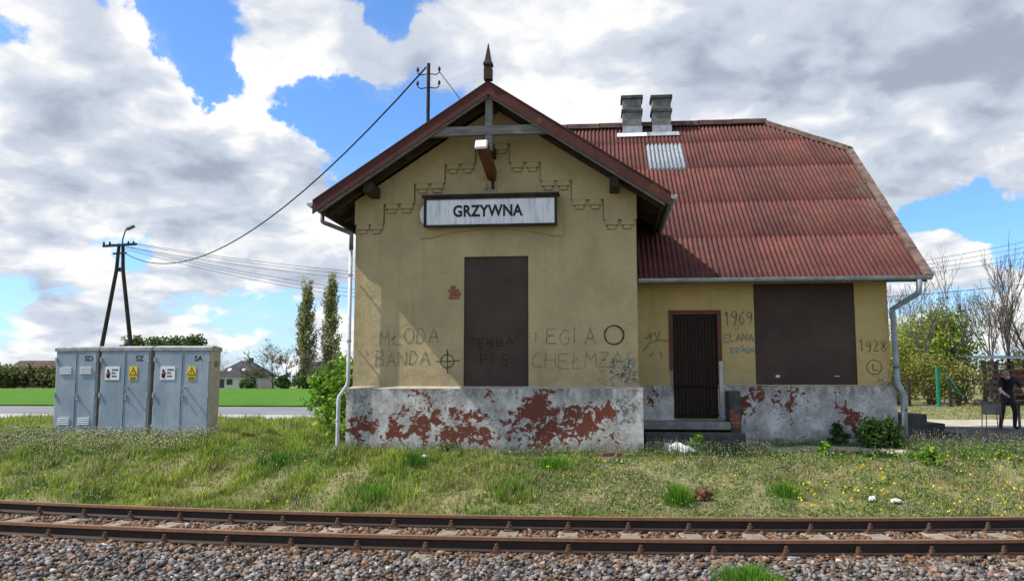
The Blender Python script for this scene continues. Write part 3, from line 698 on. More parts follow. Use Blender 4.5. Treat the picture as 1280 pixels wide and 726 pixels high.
def corr_sheet(x0, x1, ya, yb, name, mat, parent, lift, tlift=.002):
    nseg = max(2, int(round((x1 - x0) / PITCH * 8))); V = []; F = []; dead = []
    for i in range(nseg + 1):
        x = x0 + (x1 - x0) * i / nseg; h = AMP * math.cos(2 * math.pi * (x - VX0) / PITCH)
        yt = min(yb, hipY(x) - .02); dead.append(yt < ya + .02); yt = max(yt, ya + .001)
        for t in (0, 1):
            y = ya + (yt - ya) * t; l = lift * (1 - t) + tlift * t
            V.append((x, y, mz(y) - .045 + h + l))
        V.append((x, ya + .004, mz(ya) - .045 + h + lift - .018))
    for i in range(nseg):
        a = 3 * i
        if dead[i] or dead[i + 1]: continue
        F += [(a, a + 3, a + 4, a + 1), (a + 2, a + 5, a + 3, a)]
    o = MB().add(V, F).build(name, mat, parent, B); o.data.polygons.foreach_set('use_smooth', [k % 2 == 0 for k in range(len(F))]); return o
SW = 1.02
for ci, (ya, yb) in enumerate(courses):
    x = VX0; k = 0
    while x < VX1 - .05:
        xb = min(x + SW, VX1)
        if not (ci == 4 and (x >= HXR + .9 or xb <= HXL - .9)):
            l = .012 + .006 * random.random()
            if ci == 3 and abs(x - 1.0) < .01: pass
            sx0, sx1 = x, xb
            if ci == 3 and x < 1.26 < xb or ci == 3 and abs(x - 1.0) < 1e-3: pass
            corr_sheet(sx0, sx1, ya, yb, 'roof_sheet', 'roof_asbestos', mroof, l)
        x = xb; k += 1
corr_sheet(1.245, 2.19, 20.68, 21.86, 'skylight_sheet', 'skylight_plastic', mroof, .034, .03)
def lap(p, q, n, wdt, thick, mat, name):
    p, q = Vector(p), Vector(q)
    for i in range(n):
        a = p.lerp(q, i / n); b = p.lerp(q, (i + 1.04) / n)
        MB().bar(a + Vector((0, 0, .012)), b, wdt, thick).build(name, mat, mroof, B, bevel=.008)
lap((HXL, RY - .02, RZ2 - .03), (HXR, RY - .02, RZ2 - .03), 9, .30, .13, 'ridge_cap', 'ridge_cap')
lap((HXR, RY, RZ2 - .03), (VX1 + .02, HY - .02, mz(HY) - .03), 3, .24, .13, 'ridge_cap', 'hip_cap')
lap((HXL, RY, RZ2 - .03), (VX0 - .02, HY - .02, mz(HY) - .03), 3, .24, .13, 'ridge_cap', 'hip_cap')
for i in range(6):   # verge trims
    y0 = EY - .05 + (HY - EY) * i / 6; y1 = EY - .05 + (HY - EY) * (i + 1.03) / 6
    for xx in (VX1 + .0, VX0):
        MB().bar((xx, y0, mz(y0) + .004 + .012), (xx, y1, mz(y1) + .004), .17, .05).build('verge_trim', 'ridge_cap', mroof, B)
# chimneys
def chimney(x0, x1, y0, y1, ztop, fl):
    zb = mz(y0) - .25
    c = MB().box(x0, x1, y0, y1, zb, ztop - .10).build('chimney', 'chimney_render', st, B, bevel=.008)
    e = .045; h = ztop - mz(y0)
    MB().box(x0 - e, x1 + e, y0 - e, y1 + e, ztop - .098, ztop).build('cap', 'chimney_cap', c, B, bevel=.012)
    zb2 = mz(y0) + h * .55; MB().box(x0 - .035, x1 + .035, y0 - .035, y1 + .035, zb2, zb2 + .09).build('band', 'chimney_cap', c, B, bevel=.01)
    for i in range(4): MB().box(x0 + .02 + i * .11, x0 + .10 + i * .11, y0 + .05, y1 - .05, ztop + .001, ztop + .012 + .02 * random.random()).build('cap_stone', 'chimney_cap', c, B)
    # lead flashing
    a, b = y0 - .2, y0 - .004
    MB().add([(x0 - .16, a, mz(a) + .012), (x1 + .2, a, mz(a) + .012), (x1 + .2, b, mz(b) + .012), (x0 - .16, b, mz(b) + .012)], [(0, 1, 2, 3)]).build('flashing', fl, c, B)
    MB().box(x0 - .012, x1 + .012, y0 - .014, y0 - .002, mz(y0) - .02, mz(y0) + .19).build('flashing', 'zinc', c, B)
chimney(.68, 1.19, 22.48, 22.98, 9.12, 'paint_white')
chimney(1.48, 1.98, 22.48, 22.98, 9.10, 'zinc')
# ---- graffiti strokes
GLY = {'A': [[(0, 0), (.5, 1), (1, 0)], [(.18, .38), (.85, .36)]], 'B': [[(0, 0), (.05, 1), (.7, .95), (.8, .72), (.1, .52), (.9, .4), (.85, .1), (0, 0)]], 'C': [[(.95, .92), (.5, 1), (.05, .55), (.15, .12), (.5, 0), (.95, .1)]],
       'D': [[(0, 0), (.08, 1), (.6, .92), (.95, .5), (.6, .06), (0, 0)]], 'E': [[(.95, 1), (.05, 1), (0, 0), (.95, .02)], [(.03, .52), (.75, .55)]], 'G': [[(.92, .88), (.5, 1), (.05, .6), (.1, .15), (.5, 0), (.9, .15), (.92, .45), (.55, .45)]],
       'H': [[(0, 0), (.06, 1)], [(.92, 0), (.9, 1)], [(.03, .5), (.9, .5)]], 'I': [[(.5, 0), (.55, 1)]], 'L': [[(.1, 1), (0, 0), (.9, 0)]], 'Ł': [[(.25, 1), (.1, 0), (.95, 0)], [(-.1, .35), (.6, .7)]],
       'M': [[(0, 0), (.1, 1), (.5, .4), (.92, 1), (1, 0)]], 'N': [[(0, 0), (.05, 1), (.9, 0), (.95, 1)]], 'O': [[(.5, 1), (.1, .8), (0, .45), (.2, .08), (.55, 0), (.9, .2), (1, .6), (.85, .9), (.5, 1)]],
       'Z': [[(.05, 1), (.9, 1), (.0, .02), (.95, 0)], [(.25, .5), (.75, .5)]], 'P': [[(0, 0), (.05, 1), (.8, .9), (.8, .55), (.03, .45)]], 'S': [[(.9, .95), (.3, 1), (.1, .7), (.85, .4), (.7, .05), (.05, .05)]],
       '1': [[(.2, .75), (.6, 1), (.55, 0)]], '9': [[(.85, .65), (.4, .5), (.1, .75), (.4, 1), (.8, .9), (.85, .5), (.5, 0)]], '2': [[(.05, .8), (.4, 1), (.85, .8), (.05, 0), (.95, .02)]], '6': [[(.8, .95), (.3, .7), (.1, .3), (.45, 0), (.85, .2), (.7, .5), (.15, .4)]],
       '8': [[(.5, .52), (.12, .78), (.45, 1), (.85, .8), (.5, .52), (.08, .22), (.5, 0), (.92, .22), (.5, .52)]], 'V': [[(0, 1), (.45, 0), (.95, 1)]], 'R': [[(0, 0), (.05, 1), (.8, .88), (.75, .55), (.05, .48), (.9, 0)]], ' ': [], 'T': [[(0, 1), (1, .97)], [(.5, .97), (.48, 0)]]}
def ribbon(mb, pts, w, y):
    pts = [Vector((p[0], 0, p[1])) for p in pts]; P = []
    for a, b in zip(pts, pts[1:]):
        k = max(1, int((b - a).length / .045))
        for i in range(k): P.append(a.lerp(b, i / k) + Vector((random.uniform(-1, 1), 0, random.uniform(-1, 1))) * .004)
    P.append(pts[-1]); vs = []
    for i, p in enumerate(P):
        t = (P[min(i + 1, len(P) - 1)] - P[max(i - 1, 0)]); t = t.normalized() if t.length else Vector((1, 0, 0))
        nrm = Vector((-t.z, 0, t.x)) * w * random.uniform(.35, .65)
        vs += [(p.x - nrm.x, y, p.z - nrm.z), (p.x + nrm.x, y, p.z + nrm.z)]
    mb.add(vs, [(2 * i, 2 * i + 1, 2 * i + 3, 2 * i + 2) for i in range(len(P) - 1)])
def graffiti(txt, x0, x1, z0, z1, y, mat, w=.022, tilt=0., parent=None, gap=.3):
    mb = MB(); n = len(txt); cw = (x1 - x0) / (n + gap * (n - 1))
    for i, ch in enumerate(txt):
        ox = x0 + i * cw * (1 + gap); jz = random.uniform(-.02, .02); jh = random.uniform(.93, 1.07)
        ww = cw * (.4 if ch == 'I' else 1)
        for s_ in GLY[ch]: ribbon(mb, [(ox + p[0] * ww, z0 + jz + p[1] * (z1 - z0) * jh + tilt * (ox - x0)) for p in s_], w, y)
    return mb.build('graffiti', mat, parent or gwall, B)
GYG = GY - .004
graffiti('MŁODA', -4.16, -3.03, 2.03, 2.30, GYG, 'spray_grey', .016, .04)
graffiti('BANDA', -4.23, -3.2, 1.63, 1.90, GYG, 'spray_grey', .016, .03)
def ring(cx_, cz_, r, y, mat, w=.025, cross=False, parent=None, rz_=1.):
    mb = MB(); ribbon(mb, [(cx_ + r * math.cos(t), cz_ + r * rz_ * math.sin(t)) for t in np.linspace(0, 2 * math.pi, 20)], w, y)
    if cross: ribbon(mb, [(cx_ - r * 1.75, cz_ - .01), (cx_ + r * 1.9, cz_ + .01)], w, y - .002); ribbon(mb, [(cx_ + .01, cz_ - r * 1.8), (cx_, cz_ + r * 1.75)], w, y - .002)
    return mb.build('graffiti', mat, parent or gwall, B)
ring(-2.86, 1.72, .125, GYG, 'spray_black', .02, True)
graffiti('I', -1.22, -1.1, 2.06, 2.24, GYG, 'spray_grey', .015)
graffiti('EGIA', -.99, -.09, 2.03, 2.32, GYG, 'spray_grey', .016, 0, gap=.27)
graffiti('CHEŁMZA', -1.27, .42, 1.58, 1.86, GYG, 'spray_grey', .014, .01, gap=.15)
ring(.255, 2.19, .175, GYG, 'spray_black', .034)
graffiti('TERBA', -2.46, -1.62, 1.98, 2.13, GY + .042, 'spray_brown', .016, .03, bw)
graffiti('PIS', -2.24, -1.7, 1.64, 1.84, GY + .042, 'spray_brown', .016, 0, bw)
WYG = WY - .004
graffiti('1969', 2.47, 3.04, 2.48, 2.74, WYG, 'spray_grey', .03, 0, wwall, .15)
graffiti('V', 2.66, 2.78, 2.33, 2.46, WYG, 'spray_grey', .012, 0, wwall)
graffiti('ELANA', 2.46, 3.05, 2.13, 2.28, WYG, 'spray_grey', .02, 0, wwall, .2)
graffiti('ERSEN', 2.60, 3.05, 1.93, 2.03, WYG, 'spray_blue', .024, 0, wwall, .2)
graffiti('1928', 5.06, 5.59, 1.92, 2.14, WYG, 'spray_black', .016, 0, wwall, .25)
ring(5.34, 1.62, .14, WYG, 'spray_black', .014, parent=wwall)
graffiti('L', 5.31, 5.41, 1.57, 1.69, WYG, 'spray_black', .016, 0, wwall)
mb = MB()
for s_ in ([(.86, 1.95), (1.0, 2.12), (1.2, 2.18), (1.38, 2.15)], [(.95, 2.25), (1.05, 2.32), (1.0, 2.16)], [(1.08, 2.32), (1.16, 2.2), (1.2, 2.36)], [(1.0, 1.85), (1.06, 1.92)], [(1.2, 1.95), (1.23, 1.82)], [(.9, 2.2), (1.02, 2.24)]): ribbon(mb, s_, .026, WYG)
mb.build('graffiti', 'spray_grey', wwall, B)
# ---- name sign and lamp on the gable
sg = thing('name_sign', 'grimy white station name board with grey frame reading GRZYWNA', 'sign', (-2.03, 15.50, 4.22))
SO = (-2.03, 15.50, 4.22)
MB().box(-3.27, -.79, 15.40, 15.568, 4.24, 4.79).build('case', 'zinc_dark', sg, SO)
MB().box(-3.24, -.82, 15.385, 15.399, 4.27, 4.75).build('face', 'sign_face', sg, SO)
fr = MB(); fr.box(-3.29, -.77, 15.36, 15.398, 4.225, 4.268); fr.box(-3.29, -.77, 15.36, 15.398, 4.752, 4.80); fr.box(-3.29, -3.245, 15.36, 15.398, 4.269, 4.751); fr.box(-.815, -.77, 15.36, 15.398, 4.269, 4.751)
fr.build('frame', 'pole_wood', sg, SO)
MB().box(-3.33, -.73, 15.34, 15.569, 4.806, 4.845).build('drip_cap', 'dark_wood', sg, SO)
n = 10; MB().prism([(-3.275 - .12 * math.sin(t), 4.5 - .2 * math.cos(t)) for t in np.linspace(0, math.pi, n)], 'y', 15.50, 15.53).build('broken_end', 'plastic_white', sg, SO)
text_mesh('GRZYWNA', .30, 'black_print', sg, (-2.08 - SO[0], 15.381 - SO[1], 4.515 - SO[2]), bold=.0095, ext=.003, spacing=1.04, xs=.84)
lp = thing('wall_lamp', 'rusty brown lamp housing with cracked white end sticking out above the name sign', 'lamp', (-2.06, 15.56, 4.98))
LO = (-2.06, 15.56, 4.98)
m = MB(); p, q = Vector((-2.0, 15.55, 5.17)), Vector((-2.08, 14.6, 5.55))
d = (q - p).normalized(); a = Vector((1, 0, 0)); b = a.cross(d).normalized()
vs = []
for c, r1, r2 in ((p, .065, .05), (p.lerp(q, .1), .095, .08), (q, .11, .09)):
    vs += [c - a * r1 - b * r2, c + a * r1 - b * r2, c + a * r1 * .8 + b * r2, c - a * r1 * .8 + b * r2]
m.add(vs, [(3, 2, 1, 0)] + [(4 * i + k, 4 * i + (k + 1) % 4, 4 * i + 4 + (k + 1) % 4, 4 * i + 4 + k) for i in range(2) for k in range(4)] + [(8, 9, 10, 11)])
hs = m.build('housing', 'rusty_lamp', lp, LO)
m = MB(); m.bar(q + d * .004, q + d * .07, .225, .18); m.build('end_cover', 'plastic_white', lp, LO, bevel=.02)
m = MB(); m.tube([(-2.0, 15.565, 4.98), (-2.0, 15.53, 5.17)], .025, 8); m.build('bracket', 'iron_dark', lp, LO)
# ---- roof mast with cable
ms = thing('roof_mast', 'slim dark service mast with curled insulator arms rising behind the gable roof', 'mast', (-4.75, 22.6, 7.0))
MO = (-4.75, 22.6, 7.0)
MB().tube([(-4.75, 22.6, 6.95), (-4.75, 22.6, 10.3)], .05, 8).build('post', 'pole_wood', ms, MO)
for z in (10.0, 9.6):
    for sx in (-1, 1):
        MB().tube([(-4.75, 22.6, z), (-4.75 + sx * .22, 22.6, z - .03), (-4.75 + sx * .30, 22.6, z + .02), (-4.75 + sx * .31, 22.6, z + .1)], .016, 6).build('arm', 'iron_dark', ms, MO)
        MB().tube([(-4.75 + sx * .31, 22.6, z + .08), (-4.75 + sx * .31, 22.6, z + .13), (-4.75 + sx * .31, 22.6, z + .19)], [.035, .04, .025], 8).build('insulator', 'iron_dark', ms, MO)

# ------------------------------------------------------------------ track
def toff(x, d):
    y = float(track_y(x)); s = float(track_slope(x)); L = math.hypot(1, s)
    return (x - s / L * d, y + d / L)
TX = np.arange(-15, 13.01, .3)
trk = thing('railway_track', 'single rusty railway track on pale sleepers in front of the station', 'track', (XT, YT, -.57)); TO = (XT, YT, -.57)
prof = [(-.036, 0), (.036, 0), (.036, -.036), (.010, -.05), (.009, -.125), (.065, -.148), (.065, -.16), (-.065, -.16), (-.065, -.148), (-.009, -.125), (-.010, -.05), (-.036, -.036)]
for sd in (-.753, .753):
    m = MB(); n = len(prof)
    for x in TX:
        for (a, b) in prof:
            q = toff(float(x), sd + a); m.v.append((q[0], q[1], -.40 + b))
    for i in range(len(TX) - 1):
        for k in range(n):
            k2 = (k + 1) % n; m.f.append((i * n + k, i * n + k2, (i + 1) * n + k2, (i + 1) * n + k)); m.m.append(1 if k in (0, 1, 11) else 0)
    o = m.build('rail', ['rail_rust_shade', 'rail_head'], trk, TO)
sl = MB().box(-.13, .13, -1.28, 1.28, -.14, 0).mesh('sleeper', 'sleeper', bevel=.015)
ft = MB()
ft.box(-.07, .07, -.17, .17, 0, .016)
for s_ in (-1, 1):
    ft.box(-.042, .042, s_ * .108 - .03, s_ * .108 + .03, .016, .046); ft.tube([(0, s_ * .108, .044), (0, s_ * .108, .084)], .034, 6); ft.tube([(0, s_ * .108, .08), (0, s_ * .108, .118)], .021, 6)
ftm = ft.mesh('fastening', 'fastening_rust')
SX = []
# sleepers at equal steps along the centre line
x = -14.2
while x < 12.5:
    SX.append(x); x += .775 / math.sqrt(1 + float(track_slope(x)) ** 2)
for x in SX:
    yc = float(track_y(x)); a = math.atan(float(track_slope(x))) + random.uniform(-.012, .012)
    s_ = link('sleeper', sl, trk, (x - TO[0], yc - TO[1], -.572 - TO[2] + random.uniform(-.004, .004)), (0, 0, a))
    for sd in (-.753, .753):
        link('fastening', ftm, s_, (0, sd, .0015))
# ballast
u = np.arange(-17, 15, .5); vv = np.r_[-6, -4, -3, -2.2, np.arange(-1.9, 2.01, .13)]
def bz(d): return np.interp(d, [-6, -3, -1.7, -1.1, 1.1, 1.62, 1.95], [-.66, -.645, -.60, -.575, -.575, -.60, -.66])
V = []
for d in vv:
    for x in u:
        q = toff(float(x), float(d)); V.append((q[0], q[1], float(bz(d)) - .02))
nx = len(u); i = (np.arange(len(vv) - 1)[:, None] * nx + np.arange(nx - 1)[None]).ravel()
tag(link('ballast_bed', npmesh('ballast_bed', V, np.stack([i, i + 1, i + 1 + nx, i + nx], 1), 'ballast_soil')), kind='structure')
def stones(N, sampler, smin, smax, name, palette):
    iv = np.array([(x, y, z) for z in (-1, 1) for y in (-1, 1) for x in (-1, 1)]) * .72
    iff = np.array([(0, 2, 3), (0, 3, 1), (4, 5, 7), (4, 7, 6), (0, 1, 5), (0, 5, 4), (2, 6, 7), (2, 7, 3), (0, 4, 6), (0, 6, 2), (1, 3, 7), (1, 7, 5)])
    P = sampler(N); N = len(P)
    s = smin + (smax - smin) * rng.random(N) ** 1.8
    sc = s[:, None] * np.stack([.8 + .5 * rng.random(N), .6 + .4 * rng.random(N), .42 + .35 * rng.random(N)], 1)
    V = (iv[None] * (1 + .5 * (rng.random((N, 8, 1)) - .5)) + .55 * (rng.random((N, 8, 3)) - .5)) * sc[:, None]
    ax = rng.random(N) * 6.283; tl = (rng.random((N, 2)) - .5) * 1.1
    c, s_ = np.cos(tl[:, 0])[:, None], np.sin(tl[:, 0])[:, None]
    y, z = V[..., 1] * c - V[..., 2] * s_, V[..., 1] * s_ + V[..., 2] * c; x = V[..., 0]
    c, s_ = np.cos(tl[:, 1])[:, None], np.sin(tl[:, 1])[:, None]; x, z = x * c - z * s_, x * s_ + z * c
    c, s_ = np.cos(ax)[:, None], np.sin(ax)[:, None]; x, y = x * c - y * s_, x * s_ + y * c
    V = np.stack([x, y, z], 2) + P[:, None, :]
    F = (iff[None] + 8 * np.arange(N)[:, None, None]).reshape(-1, 3)
    col = palette(P, N); col = np.repeat(col[:, None], 8, 1).reshape(-1, 3)
    return npmesh(name, V.reshape(-1, 3), F, 'stone', col)
TVX = np.array([toff(float(x), 0) for x in np.arange(-20, 18, .05)])
def sample_track(d0, d1, on_sleeper):
    def f(N):
        x = rng.uniform(-15, 12.5, N); d = rng.uniform(d0, d1, N)
        s = track_slope(x); L = np.sqrt(1 + s * s); y = track_y(x)
        X, Y = x - s / L * d, y + d / L
        xs = np.array(SX); near = np.abs(x[:, None] - xs[None]).min(1)
        k = np.ones(N, bool)
        keep = (near > .165) | (np.abs(d) > .86) | (rng.random(N) < on_sleeper)
        keep &= (np.abs(np.abs(d) - .753) > .085)
        z = bz(d) + rng.uniform(-.01, .018, N) - .012 * (np.abs(d) < .75)
        return np.stack([X, Y, z], 1)[keep]
    return f
def pal(P, N):
    g = rng.uniform(.05, .32, N)[:, None] * np.array([1, .90, .83]); t = rng.random(N)
    brown = np.array([.19, .115, .07]) * rng.uniform(.55, 1.3, N)[:, None]; pink = np.array([.36, .22, .17]) * rng.uniform(.7, 1.2, N)[:, None]
    blue = np.array([.13, .13, .135]) * rng.uniform(.6, 1.6, N)[:, None]
    d = np.abs(P[:, 1] - track_y(P[:, 0]))
    pb = np.where(d < .98, .85, np.where(d < 1.25, .55, .25))
    c = np.where((t < pb)[:, None], brown, g); t2 = rng.random(N)
    c = np.where(((t2 < .05) & (t >= pb))[:, None], pink, c); c = np.where(((t2 > .82) & (t >= pb))[:, None], blue, c)
    c = np.where((rng.random(N) < .01)[:, None], .45, c)
    return c
o = link('ballast_stones', stones(76000, sample_track(-3.4, 1.82, .12), .013, .042, 'ballast_stones', pal)); tag(o, 'grey and rust brown crushed stone ballast under the track', 'ballast', kind='stuff')

# ------------------------------------------------------------------ signal cabinets
def cabinet(code, x, w, label, lean, vents, side_vent=False):
    y0 = 17.5; z0 = .05; H = 2.06; D = .48
    t = thing('signal_cabinet', label, 'cabinet', (x + w / 2, y0 + D / 2, z0), 0, None); t.rotation_euler = (0, R(lean), R(random.uniform(-.6, .6)))
    h = w / 2; f = -D / 2
    MB().box(-h, h, f, D / 2, 0, H - .1).build('body', ['cabinet_side'], t, bevel=.008)
    MB().prism([(f - .035, H - .1), (D / 2 + .02, H - .1), (D / 2 + .02, H - .02), (f + .1, H + .012), (f - .035, H - .03)], 'x', -h - .02, h + .02).build('roof_cap', 'cabinet_cap', t)
    for s_ in (-1, 1):
        a, b = (-h + .03, -.006) if s_ < 0 else (.006, h - .03)
        dr_ = MB().box(a, b, f - .022, f + .004, .05, H - .12).build('door', 'cabinet_grey', t, bevel=.006)
        for z in (.14, .95, 1.72):
            xx = a - .006 if s_ < 0 else b + .006
            MB().box(xx - .018, xx + .018, f - .05, f - .012, z, z + .1).build('hinge', 'steel_small', dr_)
        cx_ = (a + b) / 2
        if vents:
            for z in (.36, 1.46):
                for k in range(4): MB().box(cx_ - .13, cx_ + .13, f - .045, f - .0225, z + k * .04, z + k * .04 + .024).build('vent_slat', 'sign_white', dr_)
        if s_ > 0:
            MB().bar((a + .05, f - .03, 1.02), (a + .05, f - .03, .9), .03, .02).build('handle', 'steel_small', dr_)
            MB().tube([(a + .05, f - .02, .98), (a + .05, f - .09, .98)], .014, 6).build('handle', 'steel_small', dr_)
            if not vents:
                MB().tube([(a + .1, f - .02, 1.16), (a + .1, f - .14, 1.16)], .016, 6).build('lock', 'steel_small', dr_)
            text_mesh(code, .16, 'black_print', dr_, (cx_ + .06, f - .0235, H - .27), bold=.004, ext=.0005)
    MB().box(-.022, .004, f - .034, f - .0225, .05, H - .125).build('door_strip', 'cabinet_grey', t)
    if not vents:
        xp = -h * .5
        p_ = MB().box(xp - .16, xp + .17, f - .032, f - .0235, 1.33, 1.62).build('notice_plate', 'sign_white', t)
        MB().tube([(xp - .09, f - .033, 1.53), (xp - .09, f - .037, 1.53)], .028, 8).build('pictogram', 'black_print', p_)
        MB().prism([(xp - .125, 1.38), (xp - .05, 1.36), (xp - .04, 1.48), (xp - .09, 1.51), (xp - .13, 1.46)], 'y', f - .035, f - .0325).build('pictogram', 'black_print', p_)
        MB().bar((xp - .13, f - .036, 1.42), (xp - .04, f - .036, 1.5), .006, .02).build('pictogram', 'red_print', p_)
        for k, ww in enumerate((.15, .11, .14)):
            for q_ in range(int(ww / .03)): MB().box(xp + .0 + q_ * .03, xp + .022 + q_ * .03, f - .0345, f - .0325, 1.53 - k * .07, 1.565 - k * .07).build('print', 'black_print', p_)
        xw = h * .36
        y_ = MB().box(xw - .09, xw + .09, f - .032, f - .0235, 1.32, 1.62).build('warning_plate', 'sign_yellow', t)
        MB().prism([(xw - .088, 1.43), (xw + .088, 1.43), (xw, 1.61)], 'y', f - .0345, f - .0325).build('warning_triangle', 'black_print', y_)
        MB().prism([(xw - .058, 1.447), (xw + .058, 1.447), (xw, 1.57)], 'y', f - .0365, f - .035).build('warning_triangle', 'sign_yellow', y_)
        MB().prism([(xw - .004, 1.55), (xw - .018, 1.50), (xw + .006, 1.5), (xw - .006, 1.452), (xw + .02, 1.515), (xw - .002, 1.515)], 'y', f - .038, f - .037).build('warning_bolt', 'black_print', y_)
        for k in range(2): MB().box(xw - .07, xw + .07, f - .0345, f - .0325, 1.335 + k * .04, 1.355 + k * .04).build('print', 'black_print', y_)
    if side_vent:
        for k in range(3): MB().box(h + .001, h + .02, -.06, .1, 1.62 + k * .045, 1.645 + k * .045).build('vent_slat', 'zinc_dark', t)
    return t
cabinet('SD', -11.97, .98, 'pale blue-grey signal cabinet marked SD with four white louvre vents', -.4, True)
cabinet('SZ', -10.93, 1.14, 'pale blue-grey signal cabinet marked SZ between the two others', 0., False)
cabinet('SA', -9.70, 1.28, 'pale blue-grey signal cabinet marked SA with scribbles on its cap', .3, False, True)

# ------------------------------------------------------------------ grass, weeds, flowers
def zone_ok(X, Y):
    d = (Y - track_y(X)) / np.sqrt(1 + track_slope(X) ** 2)
    ok = d > 1.66
    ok &= ~((X > GX0 - .12) & (X < GX1 + .1) & (Y > GY - .12))
    ok &= ~((X > GX1) & (X < WX1 + .1) & (Y > WY - .1))
    ok &= ~((X > .78) & (X < 2.97) & (Y > 15.75) & (Y < 17.3))
    ok &= ~((X > 2.15) & (X < 5.6) & (Y > 15.85) & (Y < 16.7) & (rng.random(X.shape) < .93))
    ok &= ~((X > 5.9) & (Y > 17.1) & (Y < 23.5) & (rng.random(X.shape) < .94))
    ok &= ~((X > 6.6) & (Y > 23.6) & (Y < 27.9) & (rng.random(X.shape) < .96))
    ok &= ~((X > -12.05) & (X < -8.38) & (Y > 17.52) & (Y < 18))
    ok &= ~((X < -7) & (Y > 31))
    return ok
def fnoise(X, Y, f, seed):
    r = np.random.default_rng(seed); s = np.zeros_like(X)
    for k in range(6):
        a = r.uniform(0, 6.28, 2); w = f * (1.6 ** (k % 3)) * r.uniform(.7, 1.3, 2)
        s += np.sin(X * w[0] * np.cos(a[0]) + Y * w[0] * np.sin(a[0]) + a[1]) * .5
    return s / 1.6
def lush(X, Y): return 1 - sstep((X + 3.2 + fnoise(X, Y, .9, 3) * 1.2) / 4.0)
def blades(N, x0, x1, y0, y1, hscale=1., wscale=1., frac=1., flt=None):
    X = rng.uniform(x0, x1, N); Y = rng.uniform(y0, y1, N)
    dens = .22 + .78 * (fnoise(X, Y, 2.2, 11) > -.2)
    k = zone_ok(X, Y) & (rng.random(N) < dens * frac)
    if flt is not None: k &= flt(X, Y)
    X, Y = X[k], Y[k]; n = len(X); L = lush(X, Y)
    tuft = np.clip(fnoise(X, Y, 2.6, 5) * .6 + .35 + .45 * fnoise(X, Y, 6.5, 8) + .4 * fnoise(X, Y, 13, 9), 0, 1.7)
    h = (.05 + .13 * tuft * rng.random(n) ** .7 + .10 * L * tuft + .035 * L) * (1 - .25 * (1 - L)) * hscale * .74 * rng.uniform(.55, 1.3, n)
    d = (Y - track_y(X)); h *= np.clip(.45 + (d - 1.66) * 1.4, .4, 1)
    w = (.0045 + .005 * rng.random(n)) * wscale
    an = rng.random(n) * 6.283; lean = rng.random(n) ** 1.3 * .75 * h; la = rng.random(n) * 6.283
    Z = gz(X, Y) - .008
    cx, cy = np.cos(an) * w, np.sin(an) * w; dx, dy = np.cos(la) * lean, np.sin(la) * lean
    V = np.stack([np.stack([X - cx, Y - cy, Z], 1), np.stack([X + cx, Y + cy, Z], 1),
                  np.stack([X + dx * .35 + cx * .8, Y + dy * .35 + cy * .8, Z + h * .6], 1), np.stack([X + dx * .35 - cx * .8, Y + dy * .35 - cy * .8, Z + h * .6], 1),
                  np.stack([X + dx, Y + dy, Z + h], 1)], 1)
    b = 5 * np.arange(n)[:, None]
    F = np.concatenate([b + np.array([[0, 1, 2]]), b + np.array([[0, 2, 3]]), b + np.array([[3, 2, 4]])], 0)
    t = rng.random(n)[:, None]
    gA, gB = np.array([.14, .29, .025]), np.array([.37, .44, .07])
    patch = np.clip(.5 + .6 * fnoise(X, Y, 1.3, 21), 0, 1)[:, None]
    c = gA * (1 - patch) + gB * patch; c = c * (.45 + .8 * t) * (1 + .4 * fnoise(X, Y, 5.5, 61)[:, None].clip(-1, 1))
    dry = np.array([.50, .43, .22]) * (.6 + .6 * rng.random(n))[:, None]; olive = np.array([.24, .27, .09]) * (.6 + .7 * rng.random(n))[:, None]
    pd = .10 + .4 * np.clip(fnoise(X, Y, 1.7, 31) - .05, 0, 1) + .2 * (1 - L)
    c = np.where((rng.random(n) < .6 * (1 - L) + .12)[:, None], olive, c); c = np.where((rng.random(n) < pd)[:, None], dry, c)
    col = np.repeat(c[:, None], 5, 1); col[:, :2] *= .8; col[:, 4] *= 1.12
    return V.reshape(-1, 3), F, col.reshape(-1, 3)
def join(parts):
    Vs, Fs, Cs, o = [], [], [], 0
    for V, F, C in parts: Vs.append(V); Fs.append(F + o); Cs.append(C); o += len(V)
    return np.concatenate(Vs), np.concatenate(Fs), np.concatenate(Cs)
gparts = [blades(150000, -12.5, 9.5, 11.9, 15.7), blades(95000, -15.5, -4.6, 15.5, 20, 1., 1.15), blades(60000, -22, -5.6, 20, 31, 1.15, 1.7),
          blades(9000, 5.6, 9.5, 15.6, 17.4, 1.1), blades(5000, .7, 5.9, 15.6, 17.2, 1.), blades(3500, 5.5, 17, 17, 23.6, .7, 1.3), blades(26000, 8, 30, 27.8, 42, 1.1, 2.2)]
V, F, C = join(gparts)
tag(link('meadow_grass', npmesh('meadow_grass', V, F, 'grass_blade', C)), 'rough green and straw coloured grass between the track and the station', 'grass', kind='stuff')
def leafquads(P, size, col, up=.3, jit=.25, asp=1.7):
    n = len(P); a = rng.normal(size=(n, 3)); a /= np.linalg.norm(a, axis=1)[:, None]
    b = rng.normal(size=(n, 3)); b[:, 2] += up; b -= a * (a * b).sum(1)[:, None]; b /= np.linalg.norm(b, axis=1)[:, None]
    s = (size * rng.uniform(.6, 1.3, n))[:, None]
    V = np.stack([P - b * s * asp * .5, P + a * s * .5, P + b * s * asp * .5, P - a * s * .5], 1)
    F = 4 * np.arange(n)[:, None] + np.array([[0, 1, 2, 3]])
    c = col * (1 + jit * (rng.random((n, 1)) * 2 - 1)); return V.reshape(-1, 3), F, np.repeat(c, 4, 0)
